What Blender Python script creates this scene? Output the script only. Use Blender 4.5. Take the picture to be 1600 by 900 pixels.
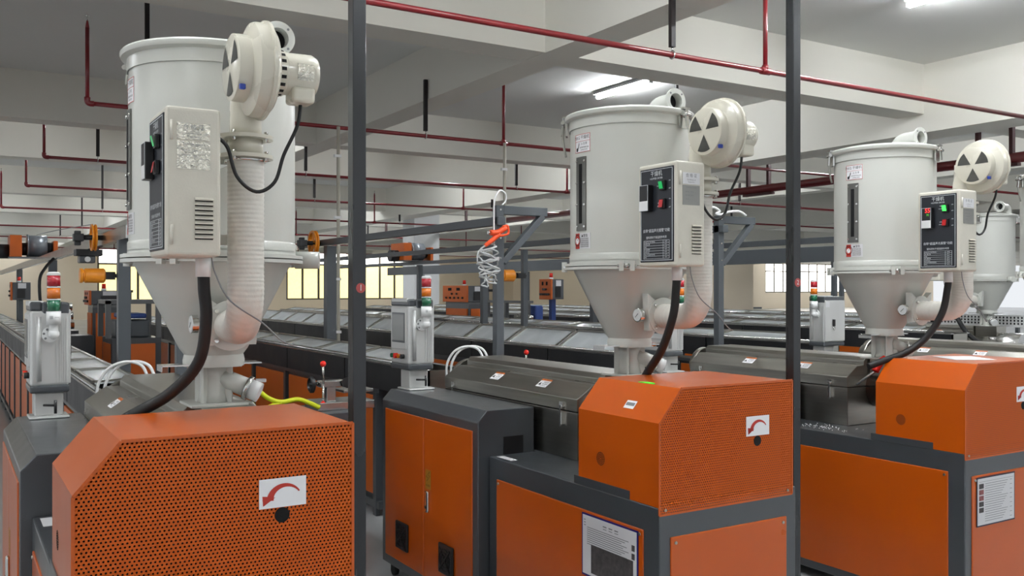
import bpy, math, random
from mathutils import Vector, Matrix
random.seed(7)
PI = math.pi
SC = bpy.context.scene
COL = SC.collection
for _o in list(bpy.data.objects):
    bpy.data.objects.remove(_o)

# ------------------------------------------------------------------ camera
cam = bpy.data.cameras.new('camera')
cam.sensor_width = 36.0
cam.lens = 36.0 * 1430.0 / 1600.0
cam.shift_y = 0.00125
cam.clip_end = 400
camo = bpy.data.objects.new('camera', cam)
COL.objects.link(camo)
camo.location = (0, 0, 1.8)
camo.rotation_euler = (PI / 2, 0, -math.atan2(0.524, 0.852))
SC.camera = camo
# ------------------------------------------------------------------ world, exposure
W = bpy.data.worlds.new('world')
SC.world = W
W.use_nodes = True
W.node_tree.nodes['Background'].inputs[0].default_value = (0.93, 0.96, 1.0, 1)
W.node_tree.nodes['Background'].inputs[1].default_value = 0.8
SC.view_settings.view_transform = 'Standard'
SC.view_settings.look = 'None'
SC.view_settings.exposure = 0.2
SC.view_settings.gamma = 1.0
SC.view_settings.use_curve_mapping = False
LAMP_POWER = 185.0      # emission strength of the ceiling tubes
WINDOW_POWER = 4.0     # emission of the daylight in the far windows


# ------------------------------------------------------------------ materials
def lin(c):
    return tuple(((v / 255.0) / 12.92 if v / 255.0 <= 0.04045 else ((v / 255.0 + 0.055) / 1.055) ** 2.4) for v in c) + (1.0,)


MATS = {}


def pm(name, rgb, rough=0.5, metal=0.0, var=0.06, nscale=6.0, bump=0.0, bscale=80.0, coat=0.0, emit=None, estr=1.0, stretch=None, spec=0.5, trans=0.0, alpha=1.0, coat_ior=1.5, coat_rough=0.1):
    m = bpy.data.materials.new(name)
    m.use_nodes = True
    nt = m.node_tree
    b = nt.nodes['Principled BSDF']
    c = lin(rgb)
    b.inputs['Roughness'].default_value = rough
    b.inputs['Metallic'].default_value = metal
    b.inputs['Specular IOR Level'].default_value = spec
    b.inputs['Coat Weight'].default_value = coat
    b.inputs['Coat IOR'].default_value = coat_ior
    b.inputs['Coat Roughness'].default_value = coat_rough
    b.inputs['Transmission Weight'].default_value = trans
    b.inputs['Alpha'].default_value = alpha
    tc = nt.nodes.new('ShaderNodeTexCoord')
    src = tc.outputs['Object']
    if stretch:
        mp = nt.nodes.new('ShaderNodeMapping')
        mp.inputs['Scale'].default_value = stretch
        nt.links.new(src, mp.inputs['Vector'])
        src = mp.outputs['Vector']
    if var > 0:
        n = nt.nodes.new('ShaderNodeTexNoise')
        n.inputs['Scale'].default_value = nscale
        n.inputs['Detail'].default_value = 4
        nt.links.new(src, n.inputs['Vector'])
        mx = nt.nodes.new('ShaderNodeMix')
        mx.data_type = 'RGBA'
        nt.links.new(n.outputs['Fac'], mx.inputs['Factor'])
        mx.inputs['A'].default_value = tuple(max(0, v * (1 - var * 2)) for v in c[:3]) + (1,)
        mx.inputs['B'].default_value = tuple(min(1, v * (1 + var * 2)) for v in c[:3]) + (1,)
        nt.links.new(mx.outputs['Result'], b.inputs['Base Color'])
        mr = nt.nodes.new('ShaderNodeMapRange')
        mr.inputs['To Min'].default_value = max(0.02, rough * 0.8)
        mr.inputs['To Max'].default_value = min(1, rough * 1.2)
        nt.links.new(n.outputs['Fac'], mr.inputs['Value'])
        nt.links.new(mr.outputs['Result'], b.inputs['Roughness'])
    else:
        b.inputs['Base Color'].default_value = c
    if bump > 0:
        n2 = nt.nodes.new('ShaderNodeTexNoise')
        n2.inputs['Scale'].default_value = bscale
        n2.inputs['Detail'].default_value = 2
        nt.links.new(src, n2.inputs['Vector'])
        bp = nt.nodes.new('ShaderNodeBump')
        bp.inputs['Strength'].default_value = bump
        bp.inputs['Distance'].default_value = 0.01
        nt.links.new(n2.outputs['Fac'], bp.inputs['Height'])
        nt.links.new(bp.outputs['Normal'], b.inputs['Normal'])
    if emit:
        b.inputs['Emission Color'].default_value = lin(emit)
        b.inputs['Emission Strength'].default_value = estr
    MATS[name] = m
    return m


pm('cream', (199, 200, 193), 0.30, var=0.02, nscale=3, coat=0.15, bump=0.03, bscale=60)
pm('cream_box', (207, 203, 190), 0.42, var=0.03, nscale=20, bump=0.08, bscale=180)
pm('ivory', (204, 200, 185), 0.28, var=0.02, coat=0.3)
pm('white_plastic', (226, 227, 226), 0.4, var=0.02)
pm('duct_cloth', (210, 207, 198), 0.38, var=0.05, nscale=30, bump=0.12, bscale=60)
pm('orange', (190, 82, 0), 0.30, var=0.012, nscale=3, bump=0.02, bscale=300, spec=0.4, coat=0.4, coat_rough=0.18)
pm('orange_far', (196, 92, 10), 0.45, var=0.04)
pm('orange_spool', (228, 140, 30), 0.35, var=0.06, nscale=20)
pm('dark_grey', (62, 66, 70), 0.34, var=0.05, nscale=8, bump=0.08, bscale=260, coat=0.6, coat_rough=0.2)
pm('post_grey', (50, 52, 54), 0.28, 0.45, var=0.12, nscale=9, stretch=(1, 1, 0.15), coat=0.2)
pm('gantry_grey', (74, 79, 83), 0.36, var=0.06)
pm('pillar_grey', (98, 100, 100), 0.32, 0.35, var=0.10, stretch=(1, 1, 0.1))
pm('steel', (168, 166, 158), 0.30, 1.0, var=0.10, nscale=14, stretch=(0.3, 0.15, 4), bump=0.02, bscale=120)
pm('steel_bright', (200, 200, 198), 0.22, 1.0, var=0.10, nscale=10)
pm('sight_steel', (120, 120, 116), 0.38, 0.8, var=0.12, stretch=(1, 1, 0.3))
pm('drum_grey', (122, 128, 134), 0.25, 0.3, var=0.05)
pm('mesh_dark', (58, 58, 54), 0.7, var=0.3, nscale=200, stretch=(0.02, 0.02, 1))
pm('chrome', (215, 215, 212), 0.12, 1.0, var=0.03)
pm('foil', (205, 202, 190), 0.25, 0.9, var=0.25, nscale=60, bump=0.6, bscale=90)
pm('black', (18, 18, 20), 0.4, var=0.1)
pm('black_panel', (24, 25, 28), 0.5, var=0.08, nscale=4)
pm('rubber', (14, 14, 15), 0.55, var=0.05, bump=0.1, bscale=200)
pm('void', (5, 5, 6), 0.9, var=0)
pm('panel_blue', (27, 31, 38), 0.42, var=0.03)
pm('print_white', (222, 226, 228), 0.5, var=0)
pm('print_black', (28, 26, 26), 0.6, var=0)
pm('print_grey', (120, 122, 124), 0.6, var=0)
pm('print_red', (186, 50, 36), 0.5, var=0.02)
pm('paper', (214, 214, 216), 0.6, var=0.02)
pm('photo_dark', (70, 66, 66), 0.6, var=0.5, nscale=45)
pm('photo_red', (140, 84, 84), 0.6, var=0.4, nscale=60)
pm('sleeve_blue', (26, 22, 110), 0.35, var=0)
pm('sleeve_dark', (34, 26, 52), 0.35, var=0)
pm('label_orange', (196, 104, 44), 0.5, var=0)
pm('foil_plate', (150, 150, 146), 0.35, 0.8, var=0.1)
pm('yellow_label', (170, 120, 30), 0.5, var=0)
pm('red_paint', (118, 18, 26), 0.33, var=0.05, coat=0.2)
pm('red_main', (96, 14, 20), 0.35, var=0.05, coat=0.2)
pm('red_dark', (62, 16, 20), 0.5, var=0.06)
pm('hanger_black', (26, 18, 18), 0.55, var=0.06)
pm('ceiling_white', (222, 222, 218), 0.75, var=0.02, nscale=0.6)
pm('beam_white', (226, 223, 213), 0.75, var=0.02, nscale=0.8)
pm('wall_beige', (238, 224, 202), 0.7, var=0.02, nscale=0.5)
pm('column_white', (214, 216, 216), 0.7, var=0.015)
pm('conduit', (176, 172, 158), 0.45, var=0.03)
pm('red_lens', (168, 20, 36), 0.18, var=0.02, coat=0.5)
pm('amber_lens', (206, 108, 10), 0.18, var=0.02, coat=0.5)
pm('green_lens', (10, 92, 60), 0.18, var=0.02, coat=0.5)
pm('beacon_red', (220, 40, 28), 0.25, var=0)
pm('switch_green', (20, 130, 70), 0.3, var=0, emit=(40, 220, 110), estr=0.35)
pm('switch_green_lit', (20, 150, 60), 0.3, var=0, emit=(70, 255, 90), estr=1.6)
pm('switch_red', (150, 20, 24), 0.3, var=0, emit=(220, 20, 20), estr=0.12)
pm('led_red', (255, 40, 40), 0.4, var=0, emit=(255, 50, 45), estr=2.2)
pm('led_green', (60, 200, 60), 0.4, var=0, emit=(110, 190, 50), estr=0.7)
pm('screen_grey', (128, 130, 128), 0.2, var=0.06, nscale=3)
pm('glass_dial', (206, 208, 206), 0.15, var=0.03)
pm('aluminium', (200, 201, 199), 0.35, 0.45, var=0.04, stretch=(1, 1, 0.1))
pm('lamp_tube', (255, 255, 255), 0.4, var=0, emit=(246, 250, 255), estr=LAMP_POWER)
pm('window_day', (255, 255, 255), 0.4, var=0, emit=(255, 252, 246), estr=WINDOW_POWER)
pm('window_yellow', (255, 240, 190), 0.4, var=0.1, emit=(255, 236, 168), estr=WINDOW_POWER * 0.27)
pm('window_frame', (92, 86, 76), 0.5, var=0.03)
pm('clear_plastic', (228, 230, 230), 0.1, var=0, trans=0.35, alpha=0.92)
pm('trough_lid', (200, 206, 208), 0.2, 0.15, var=0.12, nscale=4)
pm('yellow_cable', (206, 214, 30), 0.4, var=0.02)
pm('gun_orange', (236, 82, 34), 0.35, var=0.02)
pm('blue_paint', (40, 66, 128), 0.4, var=0.05)
pm('blue_plastic', (34, 60, 150), 0.35, var=0)
pm('paper_white', (238, 238, 240), 0.5, var=0)
pm('seal_green', (90, 250, 70), 0.4, var=0.02)
pm('badge_red', (178, 78, 76), 0.5, var=0.02)

# polished epoxy floor
fm = pm('floor_epoxy', (178, 180, 180), 0.22, var=0.05, nscale=0.7)

# orange sheet with a staggered grid of real (see-through) perforations
def perf_material():
    m = pm('orange_perforated', (194, 86, 14), 0.36, spec=0.3, var=0.02, nscale=4)
    nt = m.node_tree
    L = nt.links
    tc = nt.nodes.new('ShaderNodeTexCoord')
    sp = nt.nodes.new('ShaderNodeSeparateXYZ')
    L.new(tc.outputs['Object'], sp.inputs[0])

    def M(op, a, b=None):
        n = nt.nodes.new('ShaderNodeMath')
        n.operation = op
        for i, v in enumerate((a, b)):
            if v is None:
                continue
            if isinstance(v, (int, float)):
                n.inputs[i].default_value = v
            else:
                L.new(v, n.inputs[i])
        return n.outputs[0]
    PX, PZ, R = 0.0117, 0.0203, 0.0030

    def lattice(off):
        fx = M('MULTIPLY', M('SUBTRACT', M('FRACT', M('ADD', M('DIVIDE', sp.outputs['X'], PX), 100 + off)), 0.5), PX)
        fz = M('MULTIPLY', M('SUBTRACT', M('FRACT', M('ADD', M('DIVIDE', sp.outputs['Z'], PZ), 100 + off)), 0.5), PZ)
        return M('ADD', M('MULTIPLY', fx, fx), M('MULTIPLY', fz, fz))
    hole = M('LESS_THAN', M('MINIMUM', lattice(0.0), lattice(0.5)), R * R)
    tr = nt.nodes.new('ShaderNodeBsdfTransparent')
    mix = nt.nodes.new('ShaderNodeMixShader')
    L.new(hole, mix.inputs[0])
    L.new(nt.nodes['Principled BSDF'].outputs[0], mix.inputs[1])
    L.new(tr.outputs[0], mix.inputs[2])
    L.new(mix.outputs[0], nt.nodes['Material Output'].inputs['Surface'])
perf_material()


# ------------------------------------------------------------------ mesh helpers
def V(*a):
    return Vector(a)


class MB:
    """Collects shapes; build() links them as one mesh object."""
    def __init__(self):
        self.v, self.f, self.m, self.s = [], [], [], []

    def add(self, verts, faces, m=0, smooth=False):
        o = len(self.v)
        self.v += [tuple(p) for p in verts]
        for k, f in enumerate(faces):
            self.f.append(tuple(i + o for i in f))
            self.m.append(m)
            self.s.append(smooth if not isinstance(smooth, list) else smooth[k])
        return self

    def box(self, x0, x1, y0, y1, z0, z1, m=0):
        vs = [(x, y, z) for z in (z0, z1) for y in (y0, y1) for x in (x0, x1)]
        return self.add(vs, [(0, 2, 3, 1), (4, 5, 7, 6), (0, 1, 5, 4), (2, 6, 7, 3), (0, 4, 6, 2), (1, 3, 7, 5)], m)

    def beam(self, p, q, w, h, m=0, up=(0, 0, 1)):
        """rectangular bar from p to q, w across, h along up"""
        p, q, up = Vector(p), Vector(q), Vector(up)
        d = (q - p).normalized()
        a = d.cross(up).normalized() * (w / 2)
        b = a.cross(d).normalized() * (h / 2)
        vs = [c + s * a + t * b for c in (p, q) for s, t in ((-1, -1), (1, -1), (1, 1), (-1, 1))]
        return self.add(vs, [(3, 2, 1, 0), (4, 5, 6, 7), (0, 1, 5, 4), (1, 2, 6, 5), (2, 3, 7, 6), (3, 0, 4, 7)], m)

    def prism(self, poly, axis, a0, a1, m=0):
        n = len(poly)
        def P(u, w, a):
            return {'x': (a, u, w), 'y': (u, a, w), 'z': (u, w, a)}[axis]
        vs = [P(u, w, a0) for u, w in poly] + [P(u, w, a1) for u, w in poly]
        fs = [tuple(range(n))[::-1], tuple(range(n, 2 * n))]
        fs += [(i, (i + 1) % n, n + (i + 1) % n, n + i) for i in range(n)]
        return self.add(vs, fs, m)

    def rings(self, rs, m=0, smooth=True, caps=(True, True), closed=False):
        n = len(rs[0])
        vs = [p for r in rs for p in r]
        fs, sm = [], []
        cnt = len(rs)
        for k in range(cnt if closed else cnt - 1):
            a, b = k * n, ((k + 1) % cnt) * n
            for i in range(n):
                fs.append((a + i, a + (i + 1) % n, b + (i + 1) % n, b + i))
                sm.append(smooth)
        if not closed:
            if caps[0]:
                fs.append(tuple(range(n))[::-1]); sm.append(False)
            if caps[1]:
                fs.append(tuple(range((cnt - 1) * n, cnt * n))); sm.append(False)
        return self.add(vs, fs, m, sm)

    def lathe(self, c, axis, prof, n=32, m=0, caps=(True, True), split=None):
        """prof: (radius, distance along axis); a repeated point makes a sharp edge"""
        c, d = Vector(c), Vector(axis).normalized()
        a = d.orthogonal().normalized()
        if abs(d.z) > 0.99:
            a = V(1, 0, 0)
        b = d.cross(a)
        def ring(r, h):
            return [c + d * h + (a * math.cos(2 * PI * i / n) + b * math.sin(2 * PI * i / n)) * max(r, 1e-4) for i in range(n)]
        # break runs where the profile turns sharply so that shading stays crisp
        runs, cur = [], [prof[0]]
        for i in range(1, len(prof)):
            cur.append(prof[i])
            if i < len(prof) - 1:
                u = Vector((prof[i][0] - prof[i - 1][0], prof[i][1] - prof[i - 1][1]))
                w = Vector((prof[i + 1][0] - prof[i][0], prof[i + 1][1] - prof[i][1]))
                if u.length < 1e-6 or w.length < 1e-6 or u.angle(w) > 0.6:
                    runs.append(cur); cur = [prof[i]]
        runs.append(cur)
        for k, r in enumerate(runs):
            self.rings([ring(*p) for p in r], m, True, (caps[0] and k == 0, caps[1] and k == len(runs) - 1))
        return self

    def cyl(self, p, q, r, r2=None, n=20, m=0, caps=(True, True)):
        p, q = Vector(p), Vector(q)
        return self.lathe(p, q - p, [(r, 0), (r if r2 is None else r2, (q - p).length)], n, m, caps)

    def tube(self, pts, r, n=10, m=0, closed=False, sub=6, radf=None, caps=(True, True)):
        pts = [Vector(p) for p in pts]
        if sub > 1:
            out = []
            N = len(pts)
            for i in range(N if closed else N - 1):
                p1, p2 = pts[i], pts[(i + 1) % N]
                p0 = pts[i - 1] if (i > 0 or closed) else p1 * 2 - p2
                p3 = pts[(i + 2) % N] if (i + 2 < N or closed) else p2 * 2 - p1
                for k in range(sub):
                    t = k / sub
                    out.append(0.5 * ((2 * p1) + (p2 - p0) * t + (2 * p0 - 5 * p1 + 4 * p2 - p3) * t * t + (3 * p1 - p0 - 3 * p2 + p3) * t ** 3))
            if not closed:
                out.append(pts[-1])
            pts = out
        N = len(pts)
        rs, a = [], None
        for i in range(N):
            if closed:
                t = (pts[(i + 1) % N] - pts[i - 1]).normalized()
            else:
                t = (pts[min(i + 1, N - 1)] - pts[max(i - 1, 0)]).normalized()
            if a is None:
                a = t.orthogonal().normalized()
            a = (a - t * a.dot(t)).normalized()
            b = t.cross(a)
            rr = r if radf is None else radf(i, N)
            rs.append([pts[i] + (a * math.cos(2 * PI * k / n) + b * math.sin(2 * PI * k / n)) * rr for k in range(n)])
        return self.rings(rs, m, True, caps, closed)

    def sphere(self, c, r, n=14, m=0):
        prof = [(r * math.sin(PI * i / (n // 2)), -r * math.cos(PI * i / (n // 2))) for i in range(n // 2 + 1)]
        c = Vector(c)
        rs = [[c + V(p[0] * math.cos(2 * PI * k / n), p[0] * math.sin(2 * PI * k / n), p[1]) if p[0] > 1e-5 else c + V(1e-4 * math.cos(2 * PI * k / n), 1e-4 * math.sin(2 * PI * k / n), p[1]) for k in range(n)] for p in prof]
        return self.rings(rs, m, True)

    def quad(self, a, b, c, d, m=0):
        return self.add([a, b, c, d], [(0, 1, 2, 3)], m)

    def patch(self, c, r, ang, w, z0, z1, m=0, t=0.0015, n=8):
        """thin curved plate on an upright cylinder of radius r round c"""
        ii = [ang + (k / n - 0.5) * w / r for k in range(n + 1)]
        vs = []
        for rr in (r, r + t):
            for a in ii:
                for z in (z0, z1):
                    vs.append((c[0] + rr * math.cos(a), c[1] + rr * math.sin(a), z))
        o = 2 * (n + 1)
        fs = []
        for k in range(n):
            fs.append((o + 2 * k, o + 2 * k + 2, o + 2 * k + 3, o + 2 * k + 1))
            fs.append((2 * k + 1, 2 * k + 3, o + 2 * k + 3, o + 2 * k + 1)[::-1])
            fs.append((2 * k, 2 * k + 2, o + 2 * k + 2, o + 2 * k))
        fs.append((0, 1, o + 1, o)[::-1])
        fs.append((2 * n, 2 * n + 1, o + 2 * n + 1, o + 2 * n))
        return self.add(vs, fs, m)

    def text(self, s, size, o, xd=(1, 0, 0), yd=(0, 0, 1), m=0, align='CENTER', fmap=None):
        cu = bpy.data.curves.new('t', 'FONT')
        cu.body = s
        cu.size = size
        cu.align_x = align
        cu.align_y = 'CENTER'
        cu.resolution_u = 2
        ob = bpy.data.objects.new('t', cu)
        me = bpy.data.meshes.new_from_object(ob)
        o, xd, yd = Vector(o), Vector(xd), Vector(yd)
        if fmap:
            vs = [fmap(p.co.x, p.co.y) for p in me.vertices]
        else:
            vs = [o + xd * p.co.x + yd * p.co.y for p in me.vertices]
        self.add(vs, [tuple(p.vertices) for p in me.polygons], m)
        bpy.data.objects.remove(ob)
        bpy.data.curves.remove(cu)
        bpy.data.meshes.remove(me)
        return self

    def build(self, name, mat, parent=None, bevel=0.0, segs=2):
        mats = mat if isinstance(mat, (list, tuple)) else [mat]
        if parent is not None:
            org = Vector(ORG[parent.name])
        else:
            xs = [p[0] for p in self.v]; ys = [p[1] for p in self.v]; zs = [p[2] for p in self.v]
            org = V((min(xs) + max(xs)) / 2, (min(ys) + max(ys)) / 2, min(zs))
        me = bpy.data.meshes.new(name)
        me.from_pydata([(p[0] - org.x, p[1] - org.y, p[2] - org.z) for p in self.v], [], self.f)
        me.polygons.foreach_set('material_index', self.m)
        me.polygons.foreach_set('use_smooth', self.s)
        for t in mats:
            me.materials.append(MATS[t])
        me.update()
        o = bpy.data.objects.new(name, me)
        COL.objects.link(o)
        if parent is not None:
            o.parent = parent
        else:
            o.location = org
        ORG[o.name] = tuple(org)
        if bevel > 0:
            md = o.modifiers.new('bevel', 'BEVEL')
            md.width = bevel
            md.segments = segs
            md.limit_method = 'ANGLE'
            md.angle_limit = 0.6
            md.harden_normals = False
        return o


ORG = {}


def tag(o, label=None, cat=None, group=None, kind=None):
    if label: o['label'] = label
    if cat: o['category'] = cat
    if group: o['group'] = group
    if kind: o['kind'] = kind
    return o


def thing(name, label, cat, loc, group=None):
    o = bpy.data.objects.new(name, None)
    o.empty_display_size = 0.1
    COL.objects.link(o)
    o.location = loc
    ORG[o.name] = tuple(loc)
    return tag(o, label, cat, group)


def copy_tree(o, parent=None):
    c = o.copy()
    COL.objects.link(c)
    if parent is not None:
        c.parent = parent
    for ch in list(o.children):
        copy_tree(ch, c)
    return c


def move_copy(root, dx, dy, label, dz=0.0, rotz=0.0, group=None):
    c = copy_tree(root)
    c.location = Vector(root.location) + V(dx, dy, dz)
    c.rotation_euler.z = rotz
    c['label'] = label
    if group: c['group'] = group
    ORG[c.name] = tuple(c.location)
    return c


def dup(o, dx=0, dy=0, dz=0):
    """a further copy of a like part, sharing its mesh"""
    c = o.copy()
    COL.objects.link(c)
    c.location = Vector(o.location) + V(dx, dy, dz)
    ORG[c.name] = ORG[o.name]
    return c


def struct(o):
    o['kind'] = 'structure'
    return o

# ================================================================== THE BUILDING
YB = 60.0          # far wall
CZ = 4.75          # ceiling
struct(MB().box(-12, 90, -9, YB, -0.1, 0.0).build('floor', 'floor_epoxy'))
struct(MB().box(-12, 90, -9, YB, CZ, CZ + 0.12).build('ceiling', 'ceiling_white'))

# far wall with three window bands cut out
WB = [(7.6, 12.2, 0.9, 4.3), (19.2, 28.2, 1.1, 4.4), (64.5, 80.0, 1.5, 4.25)]
mb = MB()
xs = [-12] + [v for w in WB for v in (w[0], w[1])] + [90]
for i in range(0, len(xs), 2):
    mb.box(xs[i], xs[i + 1], YB, YB + 0.25, 0, CZ)
for w in WB:
    mb.box(w[0], w[1], YB, YB + 0.25, 0, w[2])
    mb.box(w[0], w[1], YB, YB + 0.25, w[3], CZ)
struct(mb.build('wall_back', 'wall_beige'))
struct(MB().box(37, 43, 41, YB, 0, CZ).build('wall_block', 'wall_beige'))
struct(MB().box(36.97, 43.03, 40.97, YB, 0, 0.16).build('baseboard_block', 'dark_grey'))
struct(MB().box(43.1, 64, YB - 0.03, YB, 0, 0.16).build('baseboard_back', 'dark_grey'))
for wi, w in enumerate(WB):
    n = max(2, round((w[1] - w[0]) / 1.15))
    root = thing('window_%d' % (wi + 1), None, None, ((w[0] + w[1]) / 2, YB + 0.1, w[2]))
    struct(root)
    fr = MB()
    zt = w[2] + (w[3] - w[2]) * 0.72
    for a, b, c, d in ((w[0], w[1], w[2], w[2] + .09), (w[0], w[1], w[3] - .09, w[3]), (w[0], w[1], zt - .05, zt + .05), (w[0], w[0] + .1, w[2], w[3]), (w[1] - .1, w[1], w[2], w[3])):
        fr.box(a, b, YB + .02, YB + .14, c, d)
    fr.build('window_frame', 'window_frame', root)
    mat = 'window_day' if wi == 2 else 'window_yellow'
    for k in range(n):
        x0 = w[0] + (w[1] - w[0]) * k / n
        x1 = w[0] + (w[1] - w[0]) * (k + 1) / n
        MB().box(x0 + .05, x1 - .05, YB + .07, YB + .09, w[2] + .05, zt - .05).build('window_pane', mat, root)
        MB().box(x0 + .05, x1 - .05, YB + .07, YB + .09, zt + .05, w[3] - .05).build('window_pane', 'window_day', root)
        if k:
            MB().box(x0 - .07, x0 + .07, YB + .03, YB + .13, w[2], w[3]).build('mullion', 'window_frame', root)

# downstand beams: across the hall (E) and along it (L)
LBEAMS = [(4.93, 5.32, 4.1), (10.9, 11.5, 3.86), (17.2, 17.6, 4.1), (23.4, 24.0, 3.86), (36, 36.6, 3.86), (48, 48.6, 3.86), (-1.7, -1.1, 3.86), (-7, -6.6, 4.1)]
for n, y in enumerate((1.2, -5.0, 7.4, 13.9, 18.0, 24.8, 31.0, 37.2, 43.4, 49.6, 55.4)):
    struct(MB().box(-12, 90, y, y + 0.4, 4.1, CZ).build('trim_%d' % (n + 1), 'beam_white'))
for n, (a, b, z) in enumerate(LBEAMS):
    struct(MB().box(a, b, -9, YB, z - .003, CZ).build('trim_%d' % (n + 20), 'beam_white'))
for n, (x, y) in enumerate(((12.05, 24.8), (12.05, 43.6))):
    c = MB().box(x - .41, x + .41, y - .4, y + .4, 0, 4.2).build('column', 'column_white')
    struct(c)

# ceiling tube lamps (rows run along the hall)
def tube_lamp(x, y, label):
    r = thing('tube_lamp', label, 'lamp', (x, y + 0.63, CZ - 0.09), 'ceiling tube lamps')
    MB().box(x - .08, x + .08, y + .02, y + 1.24, CZ - .045, CZ - .005).build('housing', 'white_plastic', r)
    MB().cyl((x, y + .03, CZ - .075), (x, y + 1.23, CZ - .075), .028, n=12).build('tube', 'lamp_tube', r)
    for yy in (y, y + 1.23):
        MB().box(x - .025, x + .025, yy, yy + .03, CZ - .095, CZ - .04).build('end_cap', 'white_plastic', r)
    return r
tube_lamp(8.28, 9.78, 'glowing ceiling tube lamp above the middle hopper dryer')
tube_lamp(8.28, 4.55, 'glowing tube lamp cut off by the top edge of the picture')
for k, (x, y) in enumerate(((2.6, 3.0), (2.6, -2.2), (4.3, 1.9), (0.2, 2.6), (6.5, 3.6), (5.9, 1.9), (8.28, -0.6), (-4, 3.0), (-4, -2.2), (14.2, 4.55), (14.2, 9.78), (20, 9.78), (20, 4.5), (-4, 9.2))):  # unseen lamps, added to light the nearer machines from above
    tube_lamp(x, y, 'added ceiling tube lamp out of view, lighting the nearer machines')
for k, (x, y) in enumerate([(x, y) for x in (2.6, 8.28, 14.2) for y in (14.45, 18.6, 25.5)] + [(x, y) for x in (2.6, 14.2, 26, 38, 52, 66, 80) for y in (20.6, 28.0, 34.0, 40.0, 46.2, 52.4, 57.5)]):  # lamps added down the hall to brighten its far ceiling and wall
    tube_lamp(x, y, 'added ceiling tube lamp brightening the far hall between the beams')

# red fire-sprinkler branch pipes, each with hangers and upright sprinklers
def sprinkler(Y, x0, x1, risers, hangers, label, r=0.023, z=3.65, top=4.47):
    o = thing('sprinkler_pipe', label, 'pipe', (x0, Y, z), 'red sprinkler pipes under the ceiling')
    MB().cyl((x0, Y, z), (x1, Y, z), r, n=14).build('pipe', 'red_paint', o)
    for x in risers:
        end = abs(x - x0) < .05
        m = MB().cyl((x, Y, z), (x, Y, top - .07), r * .85, n=12)
        m.cyl((x, Y, top - .07), (x, Y, top), r * .85, r * .4, n=12)
        rs = m.build('riser', 'red_paint', o)
        MB().cyl((x, Y, top), (x, Y, top + .055), .006, n=8).cyl((x, Y, top + .05), (x, Y, top + .055), .02, n=10).build('sprinkler_head', 'chrome', rs)
        if end:
            MB().tube([(x, Y, z + .06), (x, Y, z + .02), (x + .02, Y, z), (x + .06, Y, z)], r * 1.25, 12, sub=4).build('elbow_joint', 'red_paint', o)
        else:
            MB().cyl((x - .05, Y, z), (x + .05, Y, z), r * 1.3, n=14).cyl((x, Y, z), (x, Y, z + .05), r * 1.2, n=14).build('tee_joint', 'red_paint', o)
    for x, ht in hangers:
        h = MB().box(x - .022, x + .022, Y - .018, Y + .018, z + .06, ht).build('hanger', 'hanger_black', o)
        MB().tube([(x, Y + (r + .008) * math.cos(a), z + (r + .008) * math.sin(a)) for a in [2 * PI * k / 10 for k in range(10)]], .006, 6, closed=True, sub=1).cyl((x, Y, z + r), (x, Y, z + .07), .006, n=6).build('pipe_ring', 'chrome', h)
    return o
ZH = CZ
sprinkler(5.49, -7.4, 12.77, (1.17, 5.90), ((1.75, ZH), (4.86, ZH)), 'nearest red sprinkler pipe crossing the top of the picture')
sprinkler(9.96, 1.17, 12.77, (1.17, 6.0), ((1.73, ZH), (4.9, 4.33), (8.9, ZH)), 'second red sprinkler pipe behind the large left hopper dryer')
sprinkler(14.32, 1.13, 12.77, (1.13, 10.04), ((1.82, ZH), (4.9, 4.3), (8.9, ZH)), 'third red sprinkler pipe from the camera')
sprinkler(18.45, 1.17, 12.77, (1.17, 10.04), ((3.1, ZH), (6.5, ZH), (10.8, 3.9)), 'fourth red sprinkler pipe from the camera')
sprinkler(23.6, 1.0, 12.77, (1.0, 6.0, 10.04), ((3.1, ZH), (7.4, ZH), (10.8, 3.9)), 'fifth red sprinkler pipe from the camera')
sprinkler(30.2, 1.0, 28, (1.0, 6.0, 10, 14, 19, 24), ((3.4, ZH), (8.0, ZH), (12.6, ZH), (18, ZH), (22, ZH)), 'sixth red sprinkler pipe, thin and distant')
sprinkler(36.5, 1.0, 33, (1.0, 6.4, 10, 15, 20, 26), ((3.4, ZH), (8.0, ZH), (12.6, ZH), (18, ZH), (22, ZH)), 'distant red sprinkler pipe, second last before the far wall')
sprinkler(45.0, 1.0, 33, (1.0, 6.4, 10, 15, 20, 26), ((3.4, ZH), (8.0, ZH), (12.6, ZH), (18, ZH), (22, ZH)), 'most distant red sprinkler pipe near the far wall')
for k, Y in enumerate((9.96, 14.32, 18.45)):
    sprinkler(Y, 12.77, 37, (16.5, 21, 26), ((14.6, ZH), (18.5, ZH), (25, ZH)), ['red sprinkler pipe running right from the thick main, nearest', 'red sprinkler pipe running right from the thick main, middle', 'red sprinkler pipe running right from the thick main, farthest'][k])

XM, ZM = 12.77, 3.65
o = thing('sprinkler_main', 'thick dark red sprinkler main running down the hall', 'pipe', (XM, 2, ZM - .1))
MB().cyl((XM, -3, ZM), (XM, 36, ZM), .073, n=20).build('pipe', 'red_main', o)
for y in (7.3, 7.8, 11.8, 12.3, 17.8, 23.3, 29):
    MB().box(XM - .035, XM + .035, y - .027, y + .027, ZM, CZ).build('hanger', 'red_dark', o)
for y in (6.4, 10.2, 14.6, 19.4, 24.7, 30):
    MB().cyl((XM, y - .05, ZM), (XM, y + .05, ZM), .093, n=20).build('pipe_joint', 'red_main', o)
for y in (7.55, 12.05):
    MB().box(XM - .05, XM + .05, y - .35, y + .35, ZM - .115, ZM - .072).build('bracket', 'red_dark', o)

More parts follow.
